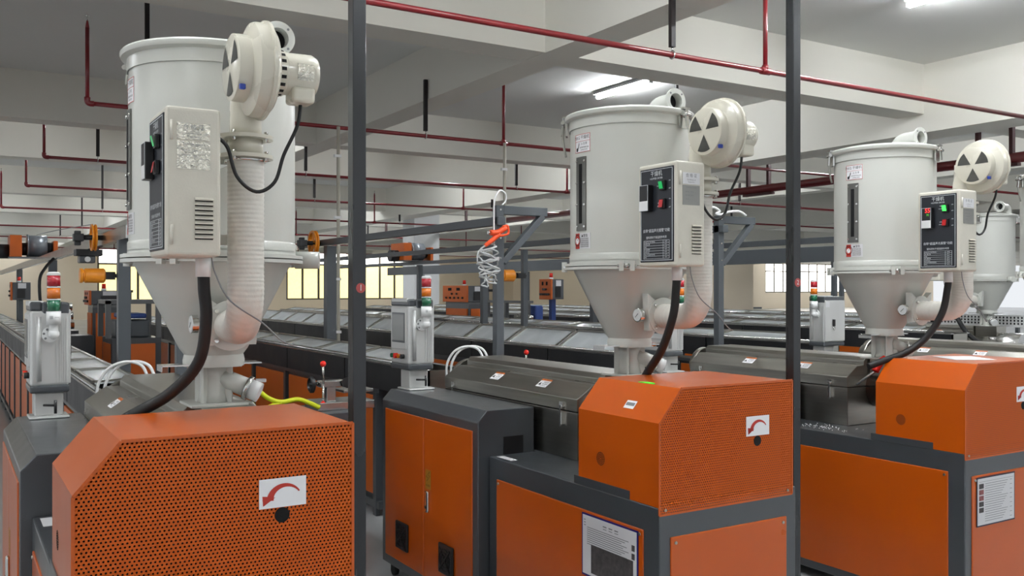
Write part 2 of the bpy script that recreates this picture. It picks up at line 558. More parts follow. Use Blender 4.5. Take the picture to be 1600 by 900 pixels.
# ================================================================== HOPPER DRYERS
def make_dryer(cx, cy, label, lit=False):
    ZB = 1.36
    R = thing('hopper_dryer', label, 'hopper dryer', (cx, cy, ZB), 'white hopper dryers standing on the extruders')
    A = lambda x, y, z: (cx + x, cy + y, z)
    RB = 0.303

    def pol(ang, r, z):           # ang in degrees from -Y towards -X
        a = math.radians(ang)
        return A(-r * math.sin(a), -r * math.cos(a), z)

    def dirn(ang):
        a = math.radians(ang)
        return V(-math.sin(a), -math.cos(a), 0)

    # --- body, lid, cone
    body = MB().lathe(A(0, 0, 0), (0, 0, 1), [(RB, 1.925), (RB, 1.93), (RB, 2.615)], 72, caps=(False, False))
    body.lathe(A(0, 0, 0), (0, 0, 1), [(RB + .004, 1.94), (RB + .004, 1.972), (RB, 1.978)], 72, caps=(False, False))
    body.build('body', 'cream', R)
    lid = MB().lathe(A(0, 0, 0), (0, 0, 1), [(RB + .003, 2.602), (RB + .006, 2.602), (RB + .006, 2.648), (RB + .026, 2.655), (RB + .030, 2.664), (RB + .030, 2.672), (RB + .024, 2.679), (RB - .02, 2.690), (.12, 2.712), (.001, 2.716)], 72, caps=(False, True)).build('lid', 'cream', R)
    MB().lathe(A(0, 0, 0), (0, 0, 1), [(.108, 1.552), (.125, 1.575), (RB - .012, 1.905)], 72, caps=(False, False)).build('cone', 'cream', R)
    MB().lathe(A(0, 0, 0), (0, 0, 1), [(RB - .02, 1.898), (RB + .03, 1.898), (RB + .03, 1.911), (RB - .02, 1.911)], 72, caps=(False, False)).lathe(A(0, 0, 0), (0, 0, 1), [(RB - .02, 1.915), (RB + .03, 1.915), (RB + .03, 1.928), (RB + .004, 1.928), (RB + .004, 1.945)], 72, caps=(False, False)).build('flange', 'cream', R)
    MB().lathe(A(0, 0, 0), (0, 0, 1), [(.05, 1.508), (.112, 1.508), (.114, 1.53), (.109, 1.553)], 40, caps=(False, False)).build('collar', 'cream', R)

    # --- neck and base
    nk = MB().lathe(A(0, 0, 0), (0, 0, 1), [(.062, 1.368), (.052, 1.40), (.05, 1.47), (.06, 1.508)], 28)
    for k in range(4):
        a = PI / 4 + k * PI / 2
        p = V(math.cos(a), math.sin(a), 0)
        nk.beam(Vector(A(0, 0, 1.438)) + p * .045, Vector(A(0, 0, 1.438)) + p * .078, .010, .138)
    nk.build('neck', 'cream', R)
    MB().box(cx - .105, cx + .105, cy - .105, cy + .105, 1.36, 1.37).build('base_plate', 'cream', R, bevel=.002)
    MB().box(cx - .085, cx + .085, cy - .085, cy + .085, 1.506, 1.512).build('top_plate', 'cream', R, bevel=.002)
    MB().box(cx - .20, cx + .17, cy - .05, cy + .04, 1.513, 1.518).box(cx - .20, cx - .197, cy - .05, cy + .04, 1.495, 1.518).build('slide_gate', 'steel_bright', R)
    g = Vector(A(.03, -.02, 1.46)); gd = V(.80, -.45, -.38).normalized()
    out = MB().cyl(g, g + gd * .10, .036, n=24).build('drain_spout', 'cream', R)
    MB().cyl(g + gd * .095, g + gd * .112, .047, n=24).build('drain_ring', 'steel_bright', out)
    MB().cyl(g + gd * .112, g + gd * .15, .038, n=24).build('drain_cap', 'white_plastic', out)

    # --- clamps on flange and lid
    for ang in (41, 127, -100):
        d = dirn(ang); t = V(-d.y, d.x, 0)
        c = Vector(pol(ang, RB + .028, 1.913))
        m = MB()
        for s in (-1, 1):
            m.beam(c + t * s * .026 - d * .012, c + t * s * .026 + d * .014, .022, .05)
        cl = m.build('flange_clamp', 'cream', R)
        MB().cyl(c - t * .046, c + t * .046, .006, n=8).cyl(c - t * .012, c + t * .012, .012, n=10).build('clamp_bolt', 'chrome', cl)
    for ang in (-15, 127, -135):
        d = dirn(ang); t = V(-d.y, d.x, 0)
        c = Vector(pol(ang, RB + .018, 2.64))
        m = MB().beam(c - V(0, 0, .055), c + V(0, 0, .03), .062, .010, up=d)
        m.beam(c + V(0, 0, .040) - d * .03, c + V(0, 0, .040) + d * .022, .062, .009)
        m.cyl(c + V(0, 0, .012) + d * .02 - t * .036, c + V(0, 0, .012) + d * .02 + t * .036, .010, n=10)
        m.beam(c + d * .018 + V(0, 0, .044), c + d * .026 - V(0, 0, .05), .022, .007, up=d)
        la = m.build('lid_latch', 'chrome', R)
        if ang == 127:
            MB().tube([c + d * .014, c + d * .02 - V(0, 0, .06), c + d * .012 - V(0, 0, .12), c + d * .004 - V(0, 0, .16)], .006, 8).build('latch_lever', 'steel', la)

    # --- exhaust elbow on the lid
    e = [A(.218, .06, 2.68), A(.218, .06, 2.715), A(.218, .045, 2.752), A(.218, .01, 2.768), A(.218, -.04, 2.77), A(.218, -.098, 2.77)]
    el = MB().tube(e, .045, 22, sub=5, caps=(False, False)).tube(e, .040, 22, sub=5, caps=(False, False)).build('lid_elbow', 'cream', R)
    MB().lathe(A(.218, -.098, 2.77), (0, -1, 0), [(.040, 0), (.065, 0), (.065, .012), (.040, .012), (.040, 0)], 32, caps=(False, False)).build('elbow_flange', 'cream', el)
    m = MB()
    for k in range(4):
        a = PI / 4 + k * PI / 2
        m.cyl(A(.218 + .053 * math.cos(a), -.112, 2.77 + .053 * math.sin(a)), A(.218 + .053 * math.cos(a), -.1085, 2.77 + .053 * math.sin(a)), .005, n=8)
    tag(m.build('bolt_holes', 'print_grey', el), kind='stuff')
    MB().lathe(A(.218, -.06, 2.77), (0, -1, 0), [(.0395, 0), (.0395, .003)], 24).build('throat_shade', 'void', el)  # black disc stands in for the shade inside the pipe

    # --- sight glass and stickers on the side that faces -X
    sg = MB().patch((cx, cy), RB, PI, .076, 2.09, 2.455, 0, t=.006).build('sight_glass', 'sight_steel', R)
    MB().patch((cx, cy), RB + .006, PI, .024, 2.125, 2.42, 0, t=.0015).build('glass_slot', 'void', sg)
    m = MB()
    for k in range(4):
        for s in (-1, 1):
            a = PI + s * .030 / RB
            z = 2.11 + k * .108
            m.cyl((cx + math.cos(a) * (RB + .004), cy + math.sin(a) * (RB + .004), z), (cx + math.cos(a) * (RB + .011), cy + math.sin(a) * (RB + .011), z), .006, n=8)
    tag(m.build('glass_screws', 'chrome', sg), kind='stuff')

    def on_cyl(z0, rr=RB + .0026):
        return lambda x, y: (cx + rr * math.cos(PI + x / rr), cy + rr * math.sin(PI + x / rr), z0 + y)
    s1 = MB().patch((cx, cy), RB, PI + .02, .118, 2.478, 2.568).build('name_sticker', 'paper_white', R)
    m = MB()
    for (a, w, z0, z1) in ((PI + .02, .118, 2.478, 2.480), (PI + .02, .118, 2.566, 2.568), (PI + .02, .118, 2.532, 2.5335), (PI + .02 - .0575 / RB, .002, 2.478, 2.568), (PI + .02 + .0575 / RB, .002, 2.478, 2.568)):
        m.patch((cx, cy), RB + .0016, a, w, z0, z1, t=.0006, n=6)
    m.build('sticker_border', 'print_red', s1)
    m = MB().text('75KG 干燥机', .0215, (0, 0, 0), fmap=on_cyl(2.550))
    m.text('△ 注 意', .013, (0, 0, 0), fmap=lambda x, y: on_cyl(2.519)(x + .022, y))
    m.text('请勿攀爬踩踏设备', .0085, (0, 0, 0), fmap=lambda x, y: on_cyl(2.501)(x + .022, y))
    m.text('以免发生危险', .0085, (0, 0, 0), fmap=lambda x, y: on_cyl(2.489)(x + .022, y))
    for q in (((-.045, .50), (-.03, .503), (-.022, .524), (-.019, .529), (-.018, .518), (-.026, .498), (-.03, .484), (-.045, .484)),):
        f = on_cyl(2.0)
        m.add([f(x + .003, y) for x, y in q], [tuple(range(len(q)))])
    m.build('sticker_print', 'print_black', s1)
    s2 = MB().patch((cx, cy), RB, PI + .02, .118, 2.0, 2.078).build('warning_sticker', 'paper', R)
    MB().patch((cx, cy), RB + .0016, PI + .02 - .039 / RB, .038, 2.001, 2.077, t=.0008).build('sticker_red_field', 'print_red', s2)
    m = MB()
    f = on_cyl(0, RB + .0032)
    ring = [(-.033 + .015 * math.cos(2 * PI * k / 20), 2.039 + .015 * math.sin(2 * PI * k / 20)) for k in range(20)]
    m.add([f(x, y) for x, y in ring], [tuple(range(20))])
    m.build('prohibition_disc', 'paper_white', s2)
    m = MB().text('⊘', .042, (0, 0, 0), fmap=lambda x, y: f(x - .033, y + 2.0395))
    m.text('▲警告', .016, (0, 0, 0), fmap=lambda x, y: on_cyl(2.064)(x + .026, y))
    for k in range(5):
        m.text('高温危险请勿触摸', .0075, (0, 0, 0), fmap=lambda x, y, k=k: on_cyl(2.049 - k * .0095)(x + .026, y))
    m.build('sticker_print', 'print_black', s2)

    # --- control box: dark panel faces -X, louvred side faces -Y
    x0, x1, y0, y1, z0, z1 = cx - .312, cx - .148, cy - .708, cy - .45, 1.90, 2.355
    box = MB().box(x0, x1, y0, y1, z0, z1).build('control_box', 'cream_box', R, bevel=.012, segs=3)
    MB().box(x0 - .004, x0 + .01, y0 + .018, y1 - .018, z0 + .02, z1 - .02).build('front_panel', 'panel_blue', box, bevel=.003)
    xp = x0 - .0048
    ym = (y0 + y1) / 2
    XD, YD = (0, -1, 0), (0, 0, 1)
    def P(u, z):      # u = to the viewer's right on the panel, from its centre
        return (xp, ym - u, z)
    m = MB()
    def line(u0, u1, za, zb):
        m.box(xp - .0003, xp + .0008, ym - u1, ym - u0, za, zb)
    for (u0, u1, za, zb) in ((-.105, .105, z1 - .029, z1 - .027), (-.105, .105, z0 + .027, z0 + .029), (-.105, -.103, z0 + .027, z1 - .027), (.103, .105, z0 + .027, z1 - .027)):
        line(u0, u1, za, zb)
    m.text('干燥机', .026, P(0, 2.308), XD, YD)
    m.text('HOPPER DRYER', .012, P(0, 2.288), XD, YD)
    m.text('自带“超温声光报警”功能', .0165, P(0, 2.058), XD, YD)
    m.text('塑料原料干燥温度参考表', .0125, P(0, 2.028), XD, YD)
    for k in range(8):
        z = 2.015 - k * .0115
        line(-.085, .085, z, z + .001)
        if k < 7:
            m.text(['PLASTIC MATERIAL', 'PE 聚乙烯', 'ABS', 'PP 聚丙烯', 'ACRYLIC', 'POLYCARBONATE', 'PVC'][k], .0085, P(-.08, z - .0055), XD, YD, align='LEFT')
            m.text(['TEMP', '80℃', '85℃', '90℃', '85℃', '110℃', '75℃'][k], .008, P(.064, z - .0055), XD, YD)
    for u in (-.085, .045, .084):
        line(u, u + .001, 2.015 - 7 * .0115, 2.016)
    for (u, z, t) in ((.018, 2.268, '电源'), (.018, 2.252, 'POWER'), (.088, 2.272, 'ON'), (.088, 2.238, 'OFF'), (.018, 2.178, '启动'), (.018, 2.164, 'START'), (.088, 2.192, 'ON'), (.088, 2.156, 'OFF')):
        m.text(t, .0075, P(u, z), XD, YD)
    m.build('panel_print', 'print_white', box)
    th = MB().box(xp - .028, xp, ym + .022, ym + .085, 2.145, 2.262).build('temperature_controller', 'black', box, bevel=.003)
    MB().box(xp - .0295, xp - .027, ym + .025, ym + .082, 2.148, 2.19).build('controller_keys', 'white_plastic', box, bevel=.001)
    m = MB()
    for a, b, c, d in ((.0245, .0825, 2.259, 2.2605), (.0245, .0825, 2.1465, 2.148), (.0245, .026, 2.148, 2.26), (.081, .0825, 2.148, 2.26)):
        m.box(xp - .0292, xp - .0275, ym + a, ym + b, c, d)
    m.build('controller_border', 'print_white', box)
    sw = MB().box(xp - .014, xp, ym - .067, ym - .033, 2.232, 2.275).build('power_switch', 'black', box, bevel=.002)
    MB().add([(xp - .016, ym - .062, 2.238), (xp - .016, ym - .038, 2.238), (xp - .024, ym - .038, 2.269), (xp - .024, ym - .062, 2.269)], [(0, 3, 2, 1)]).build('green_rocker', 'switch_green_lit' if lit else 'switch_green', box)
    MB().box(xp - .014, xp, ym - .067, ym - .033, 2.152, 2.195).build('start_switch', 'black', box, bevel=.002)
    MB().add([(xp - .022, ym - .062, 2.157), (xp - .022, ym - .038, 2.157), (xp - .016, ym - .038, 2.19), (xp - .016, ym - .062, 2.19)], [(0, 3, 2, 1)]).build('red_rocker', 'switch_red', box)
    if lit:
        MB().text('55', .034, (xp - .0285, ym + .045, 2.244), XD, YD).build('display_digits', 'led_red', box)
        MB().text('70', .017, (xp - .0285, ym + .045, 2.22), XD, YD).build('setpoint_digits', 'led_green', box)
    # louvred side
    yf = y0 - .001
    MB().box(x0 + .032, x0 + .130, yf - .0008, yf + .004, 2.255, 2.305).build('certificate_sticker', 'paper', box)
    MB().box(x0 + .032, x0 + .130, yf - .0008, yf + .004, 2.165, 2.25).build('name_plate', 'foil_plate', box)
    m = MB().text('合 格 证', .018, (x0 + .081, yf - .0012, 2.292), m=0).text('Certificate of', .009, (x0 + .081, yf - .0012, 2.274)).text('Inspection', .009, (x0 + .081, yf - .0012, 2.264))
    m.text('HOPPER DRYER', .0085, (x0 + .081, yf - .0012, 2.24)).text('MODEL  75KG', .0075, (x0 + .07, yf - .0012, 2.222)).text('POWER  380V', .0075, (x0 + .07, yf - .0012, 2.206)).text('DATE', .0075, (x0 + .058, yf - .0012, 2.19))
    m.build('plate_print', 'print_grey', box)
    for z in (1.965, 2.28):
        MB().cyl((x0 + .016, yf - .003, z - .03), (x0 + .016, yf - .003, z + .03), .0045, n=8).build('hinge', 'cream_box', box)
    lv = MB()
    lv.prism([(y0 + .002, 0), (y0 - .010, .001), (y0 - .010, .004), (y0 + .002, .011)], 'x', x0 + .084, x0 + .140)
    lv.box(x0 + .085, x0 + .139, y0 - .0007, y0 + .002, -.0032, .0004, m=1)
    lv.v = [(p[0], p[1], p[2] + 1.955) for p in lv.v]
    l0 = lv.build('louver', ['cream_box', 'void'], box)
    for k in range(1, 9):
        dup(l0, dz=.0145 * k)
    # brackets, gland and cable outlet
    for z in (1.965, 2.235):
        MB().box(cx - .15, cx - .062, cy - .475, cy - .471, z - .017, z + .017).box(cx - .064, cx - .060, cy - .475, cy - .28, z - .017, z + .017).build('mounting_bracket', 'cream', R)
    MB().cyl(A(-.165, -.545, 1.84), A(-.165, -.545, 1.902), .024, n=18).build('hose_socket', 'white_plastic', R)

    # --- blower: axis along X, intake disc faces -X
    bx, by, bz = -.108, -.657, 2.503
    bl = MB().lathe(A(bx, by, bz), (1, 0, 0), [(.001, .0), (.098, .0), (.105, .004), (.107, .045), (.128, .052), (.146, .060), (.150, .072), (.150, .096), (.158, .098), (.158, .107), (.150, .109), (.147, .114), (.130, .126), (.090, .134), (.074, .137), (.074, .166), (.069, .169)], 56, caps=(True, False))
    # tangential outlet running down to the duct
    bl.tube([A(bx + .088, by + .105, bz + .02), A(bx + .086, by + .108, bz - .06), A(bx + .082, by + .114, 2.40), A(bx + .081, by + .115, 2.31)], .056, 24, sub=4, radf=lambda i, n: .054 - .003 * i / n)
    bl = bl.build('blower', 'ivory', R)
    mo = MB().lathe(A(bx, by, bz), (1, 0, 0), [(.068, .160), (.070, .258), (.062, .274), (.03, .280), (.001, .281)], 40, caps=(False, True)).build('motor', 'ivory', bl)
    MB().box(cx + bx + .185, cx + bx + .262, cy + by - .055, cy + by + .03, bz - .098, bz - .045).build('terminal_box', 'ivory', bl, bevel=.012, segs=3)
    m = MB()
    for k in range(6):     # curved motor plate, facing the camera side (-Y)
        a0, a1 = -.42 + k * .13, -.42 + (k + 1) * .13
        rr = .0702
        q = lambda a, s: A(bx + s, by - rr * math.cos(a), bz + rr * math.sin(a))
        m.add([q(a0, .198), q(a0, .252), q(a1, .252), q(a1, .198)], [(0, 1, 2, 3)])
    m.build('motor_plate', 'foil', bl)
    m = MB()
    for k in range(18):
        a = 2 * PI * k / 18
        p = Vector(A(bx + .144, by + .0742 * math.cos(a), bz + .0742 * math.sin(a)))
        rad = V(0, math.cos(a), math.sin(a))
        m.beam(p, p + V(.016, 0, 0), .011, .0016, up=rad)
    tag(m.build('motor_vent_slots', 'void', bl), kind='stuff')
    for k in range(3):
        c0 = -PI / 2 + k * 2 * PI / 3
        m = MB()
        pts = [A(bx - .0012, by + .014 * math.cos(c0), bz + .014 * math.sin(c0))]
        for j in range(9):
            a = c0 + (j / 8 - .5) * math.radians(50)
            pts.append(A(bx - .0012, by + .092 * math.cos(a), bz + .092 * math.sin(a)))
        m.add(pts, [tuple(range(len(pts)))])
        m.build('intake_opening', 'mesh_dark', bl)
    MB().box(cx + bx + .006, cx + bx + .024, cy + by - .096, cy + by - .080, bz - .085, bz - .068).build('intake_catch', 'blue_plastic', bl, bevel=.003)
    # cable from motor back to the box
    MB().tube([A(.12, -.665, 2.43), A(.11, -.66, 2.34), A(.07, -.64, 2.24), A(.04, -.64, 2.15), A(-.02, -.64, 2.115), A(-.08, -.635, 2.16), A(-.105, -.62, 2.25), A(-.128, -.6, 2.285)], .006, 8).build('motor_cable', 'rubber', R)

    # --- air duct
    dx, dy = -.027, -.542
    for z in (2.307, 2.243):
        fl = MB().lathe(A(dx, dy, z), (0, 0, 1), [(.04, -.012), (.088, -.012), (.088, 0), (.04, 0)], 36, caps=(False, False)).build('duct_flange', 'ivory', R)
        m = MB()
        for k in range(4):
            a = PI / 4 + k * PI / 2
            m.cyl(A(dx + .074 * math.cos(a), dy + .074 * math.sin(a), z - .024), A(dx + .074 * math.cos(a), dy + .074 * math.sin(a), z + .01), .007, n=8)
        tag(m.build('flange_bolts', 'chrome', fl), kind='stuff')
    MB().cyl(A(dx, dy, 2.243), A(dx, dy, 2.30), .056, n=32).build('duct_spacer', 'ivory', R)
    MB().tube([(cx + dx + .063 * math.cos(a), cy + dy + .063 * math.sin(a), 2.226) for a in [2 * PI * k / 24 for k in range(24)]], .006, 6, closed=True, sub=1).build('hose_band', 'chrome', R)
    path = [A(dx, dy, 2.235)] + [A(dx, dy, 2.235 - .05 * k) for k in range(1, 9)] + [A(dx, dy, 1.79), A(dx, dy + .012, 1.735), A(dx + .003, dy + .05, 1.69), A(dx + .008, dy + .105, 1.672), A(dx + .015, dy + .19, 1.67), A(dx + .022, -.262, 1.67)]
    MB().tube(path, .060, 28, sub=12, radf=lambda i, n: .0588 + .0008 * math.sin(i * 1.75), caps=(False, False)).build('air_duct', 'duct_cloth', R)
    no = MB().lathe(A(-.004, -.268, 1.67), (0, 1, 0), [(.05, 0), (.090, 0), (.090, .010), (.05, .010)], 36, caps=(False, False))
    no.prism([(cx - .088, 1.60), (cx + .088, 1.60), (cx + .10, 1.78), (cx + .035, 1.735), (cx - .035, 1.735), (cx - .10, 1.78)], 'y', cy - .262, cy - .222)
    no = no.build('duct_nozzle', 'cream', R)
    m = MB()
    for k in range(4):
        a = PI / 4 + k * PI / 2
        m.cyl(A(-.004 + .074 * math.cos(a), -.278, 1.67 + .074 * math.sin(a)), A(-.004 + .074 * math.cos(a), -.262, 1.67 + .074 * math.sin(a)), .008, n=8)
    tag(m.build('nozzle_bolts', 'chrome', no), kind='stuff')
    ga = MB().lathe(A(-.135, -.225, 1.675), (1, 0, 0), [(.030, 0), (.034, .001), (.034, .022), (.012, .024), (.010, .09)], 28).build('thermometer', 'chrome', R)
    MB().cyl(A(-.136, -.225, 1.675), A(-.1345, -.225, 1.675), .029, n=28).build('dial', 'glass_dial', ga)
    MB().beam(A(-.1368, -.235, 1.683), A(-.1368, -.213, 1.664), .003, .0008, up=(1, 0, 0)).build('needle', 'black', ga)
    MB().tube([A(-.157, -.62, 1.91), A(-.145, -.62, 1.85), A(-.098, -.62, 1.763), A(.006, -.62, 1.69), A(.07, -.62, 1.63), A(.12, -.60, 1.61)], .0025, 6).build('sensor_wire', 'print_grey', R)
    # end cap of the loader clamp on the far side
    MB().cyl(A(.30, -.06, 1.915), A(.385, -.10, 1.915), .034, n=24).build('end_cap', 'cream', R)
    return R


D2 = make_dryer(2.97, 3.68, 'white hopper dryer in the middle, over the second orange machine, display off')
D1 = move_copy(D2, -2.105, -.09, 'largest, nearest hopper dryer at left with foil plates on its control box')
D3 = make_dryer(5.07, 3.72, 'right hopper dryer with red digits 55 lit on its control panel', lit=True)
D4 = move_copy(D2, 4.36, .10, 'hopper dryer cut off by the right edge of the picture')
D5 = move_copy(D2, 7.62, 2.68, 'small distant hopper dryer turned sideways, right of the one showing 55', rotz=-PI / 2)
# crinkled foil stickers only on the nearest dryer
for box in [c for c in D1.children if c.name.startswith('control_box')]:
    for c in box.children:
        if c.name.startswith(('name_plate', 'certificate_sticker')):
            c.material_slots[0].link = 'OBJECT'
            c.material_slots[0].material = MATS['foil']

# ================================================================== EXTRUDERS
def arrow_mesh(m, x, y, z, w=.115, mat=0):
    """curved arrow in the X-Z plane, head at lower left"""
    N = 18
    o, i = [], []
    for k in range(N + 1):
        a = math.radians(178 - 150 * k / N)
        t = .021 * (1 - (k / N) * .8)
        o.append((x + .004 + .052 * math.cos(a), y, z - .022 + .048 * math.sin(a)))
        i.append((x + .004 + (.052 - t) * math.cos(a), y, z - .022 + (.048 - t) * math.sin(a)))
    for k in range(N):
        m.add([o[k], o[k + 1], i[k + 1], i[k]], [(0, 1, 2, 3)], mat)
    m.add([(x - .060, y, z - .016), (x - .022, y, z - .012), (x - .056, y, z - .034), ], [(0, 1, 2)], mat)
    m.add([(x - .060, y, z - .006), (x - .030, y, z - .010), (x - .058, y, z - .035)], [(0, 1, 2)], mat)


def make_extruder(label):
    X0, X1, Y0, Y1, YC, YE = 2.411, 3.20, 2.80, 3.348, 4.147, 5.30
    R = thing('extruder', label, 'extruder', ((X0 + X1) / 2, 4.0, 0), 'orange and grey extruders in a row')
    # bench
    b = MB().box(X0, X1, Y0, YC, .06, .926).box(2.70, 3.36, YC, YE, .06, .926)
    b.build('bench', 'dark_grey', R, bevel=.006)
    sp = MB().box(X0 - .006, X0 + .01, 2.895, 4.065, .11, .82).build('side_panel', 'orange', R, bevel=.004)
    m = MB()
    for y in (2.915, 4.045):
        for z in (.13, .80):
            m.cyl((X0 - .010, y, z), (X0 - .002, y, z), .007, n=10)
    tag(m.build('panel_screws', 'steel', sp), kind='stuff')
    ep = MB().box(2.468, 3.137, Y0 - .006, Y0 + .01, .11, .803).build('end_panel', 'orange', R, bevel=.004)
    m = MB()
    for x in (2.492, 3.112):
        for z in (.13, .779):
            m.cyl((x, Y0 - .011, z), (x, Y0 - .002, z), .0065, n=10)
    tag(m.build('panel_screws', 'steel', ep), kind='stuff')
    for x in (X0 + .06, X1 - .06):
        for y in (Y0 + .08, YC - .1):
            MB().cyl((x, y, 0), (x, y, .06), .03, n=14).build('foot', 'rubber', R)
    MB().box(2.435, 2.475, 3.97, 4.11, .9262, .9275).build('bench_label', 'paper', R)
    # motor cover: folded sheet, one chamfered edge, perforated end
    XR, ZT, ZC = 3.175, 1.398, 1.264
    prof = [(X0, .926), (X0, ZC), (2.527, ZT), (XR, ZT), (XR, .926)]
    t = .004
    inn = [(X0 + t, .926), (X0 + t, ZC - t * .4), (2.527 + t * .4, ZT - t), (XR - t, ZT - t), (XR - t, .926)]
    m = MB()
    ya, yb = Y0 + .003, Y1
    for a in range(4):
        p, q, pi, qi = prof[a], prof[a + 1], inn[a], inn[a + 1]
        for (e, f, flip) in ((p, q, False), (pi, qi, True)):
            fc = [(e[0], ya, e[1]), (f[0], ya, f[1]), (f[0], yb, f[1]), (e[0], yb, e[1])]
            m.add(fc, [(0, 1, 2, 3) if flip else (3, 2, 1, 0)])
        for yy, fl in ((ya, False), (yb, True)):
            m.add([(p[0], yy, p[1]), (q[0], yy, q[1]), (qi[0], yy, qi[1]), (pi[0], yy, pi[1])], [(0, 1, 2, 3) if fl else (3, 2, 1, 0)])
    m.add([(x, yb, z) for x, z in prof], [(0, 1, 2, 3, 4)])
    cv = m.build('motor_cover', 'orange', R)
    pl = [(X0, .897), (X0, ZC), (2.527, ZT), (XR, ZT), (XR, .897)]
    MB().prism(pl, 'y', Y0 - .0015, Y0 + .0005).build('perforated_plate', 'orange_perforated', cv)
    m = MB()     # plain folded rim round the perforated plate
    for a in range(5):
        p, q = pl[a], pl[(a + 1) % 5]
        m.beam((p[0], Y0 - .0012, p[1]), (q[0], Y0 - .0012, q[1]), .004, .009, up=(-(q[1] - p[1]), 0, q[0] - p[0]))
    m.build('plate_rim', 'orange', cv)
    MB().prism([(x if 0 else (x + .02 if x < 2.6 else x - .02), z) for x, z in [(X0, .93), (X0, ZC - .02), (2.527, ZT - .02), (XR, ZT - .02), (XR, .93)]], 'y', Y0 + .05, Y0 + .06).build('shade_sheet', 'black', cv)  # added black sheet, so the perforations look into a dark inside
    ax, az = X0 + .55, 1.214
    st = MB().box(ax - .069, ax + .069, Y0 - .003, Y0 - .0015, az - .042, az + .042).build('arrow_sticker', 'paper_white', cv)
    m = MB()
    arrow_mesh(m, ax, Y0 - .0036, az)
    m.build('red_arrow', 'print_red', cv)
    MB().cyl((ax - .002, Y0 - .0025, 1.149), (ax - .002, Y0 + .0, 1.149), .022, n=28).build('key_hole', 'void', cv)
    m = MB()
    for r in range(1, 5):
        nn = 6 * r
        for k in range(nn):
            a = 2 * PI * k / nn
            y, z = 3.185 + r * .0068 * math.cos(a), 1.064 + r * .0068 * math.sin(a)
            m.cyl((X0 - .0008, y, z), (X0 + .002, y, z), .0026, n=6)
    tag(m.build('vent_holes', 'void', cv), kind='stuff')
    MB().box(X0 - .004, X0 + .02, 2.985, Y1 + .03, .926, .962).build('cover_ledge', 'dark_grey', R)
    m = MB()
    for x in (X0 + .03, XR - .03):
        m.cyl((x, Y0 - .006, .915), (x, Y0 - .001, .915), .006, n=8)
    tag(m.build('cover_screws', 'steel', cv), kind='stuff')
    # gearbox coupling between cover and barrel guard
    g = MB().cyl((3.03, Y1 - .1, 1.16), (3.03, 3.80, 1.16), .13, n=32).build('drive_housing', 'steel_bright', R)
    MB().box(2.93, 3.13, 3.52, 3.78, 1.16, 1.36).build('feed_block', 'steel', R)
    # barrel guard: stainless, chamfered, with a raised ridge
    c = 3.03
    def half(pts):
        return pts + [(2 * c - x, z) for x, z in reversed(pts)]
    YG0, YG1 = 3.79, 5.25
    MB().box(2.722, 2 * c - 2.722, YG0, YG1, .926, 1.168).build('barrel_base', 'steel', R, bevel=.003)
    bg = MB().prism(half([(2.72, 1.172), (2.72, 1.24), (2.82, 1.307), (2.885, 1.307), (2.885, 1.335), (2.905, 1.36)]), 'y', YG0, YG1).build('barrel_guard', 'steel', R, bevel=.004)
    m = MB()
    n = V(-(1.307 - 1.24), 0, .10).normalized()
    d = V(.10, 0, .067).normalized()
    for y in (4.19, 4.69):
        p = V(2.758, y, 1.240 + .038 * .67) + n * .0012
        lb = MB().add([p + V(0, .05, 0), p - V(0, .05, 0), p - V(0, .05, 0) + d * .065, p + V(0, .05, 0) + d * .065], [(0, 1, 2, 3)]).build('warning_label', 'paper_white', bg)
        q = p + n * .0006
        MB().add([q + V(0, .05, 0) + d * .052, q - V(0, .05, 0) + d * .052, q - V(0, .05, 0) + d * .065, q + V(0, .05, 0) + d * .065], [(0, 1, 2, 3)]).build('label_header', 'label_orange', bg)
        tx = MB().text('▲ WARNING', .010, q + d * .058, (0, -1, 0), d)
        tx.text('高温危险', .012, q + d * .040 + V(0, -.014, 0), (0, -1, 0), d).text('禁止触摸', .012, q + d * .024 + V(0, -.014, 0), (0, -1, 0), d).text('HOT SURFACE', .008, q + d * .01 + V(0, -.01, 0), (0, -1, 0), d).text('▲', .03, q + d * .024 + V(0, .03, 0), (0, -1, 0), d)
        tx.build('label_print', 'print_black', bg)
    for y in (3.92, 5.12):
        la = MB().box(2.708, 2.722, y - .016, y + .016, 1.19, 1.215).box(2.706, 2.722, y - .012, y + .012, 1.10, 1.16).box(2.703, 2.71, y - .006, y + .006, 1.09, 1.20).build('guard_latch', 'chrome', R)
    MB().cyl((2.95, YG1, 1.2), (2.95, YG1 + .16, 1.2), .09, n=24).cyl((2.95, YG1 + .05, 1.2), (2.95, YG1 + .1, 1.2), .14, n=24).build('die_head', 'steel', R)
    return R


E2 = make_extruder('middle extruder with orange perforated cover, steel barrel guard and framed instruction sheet')
E1 = move_copy(E2, -2.14, -.20, 'nearest extruder, its big orange perforated cover filling the lower left')
E3 = move_copy(E2, 2.17, .07, 'rightmost orange extruder with paper lying on its cover')
E4 = move_copy(E2, 4.30, .12, 'extruder whose steel barrel guard shows behind the rightmost orange cover')
E5 = move_copy(E2, 7.56, 2.66, 'distant extruder with bare drive below the small sideways hopper dryer')
for c in list(E5.children):          # this one stands without its motor cover
    if c.name.startswith(('motor_cover', 'cover_ledge')):
        for g in list(c.children):
            bpy.data.objects.remove(g)
        bpy.data.objects.remove(c)


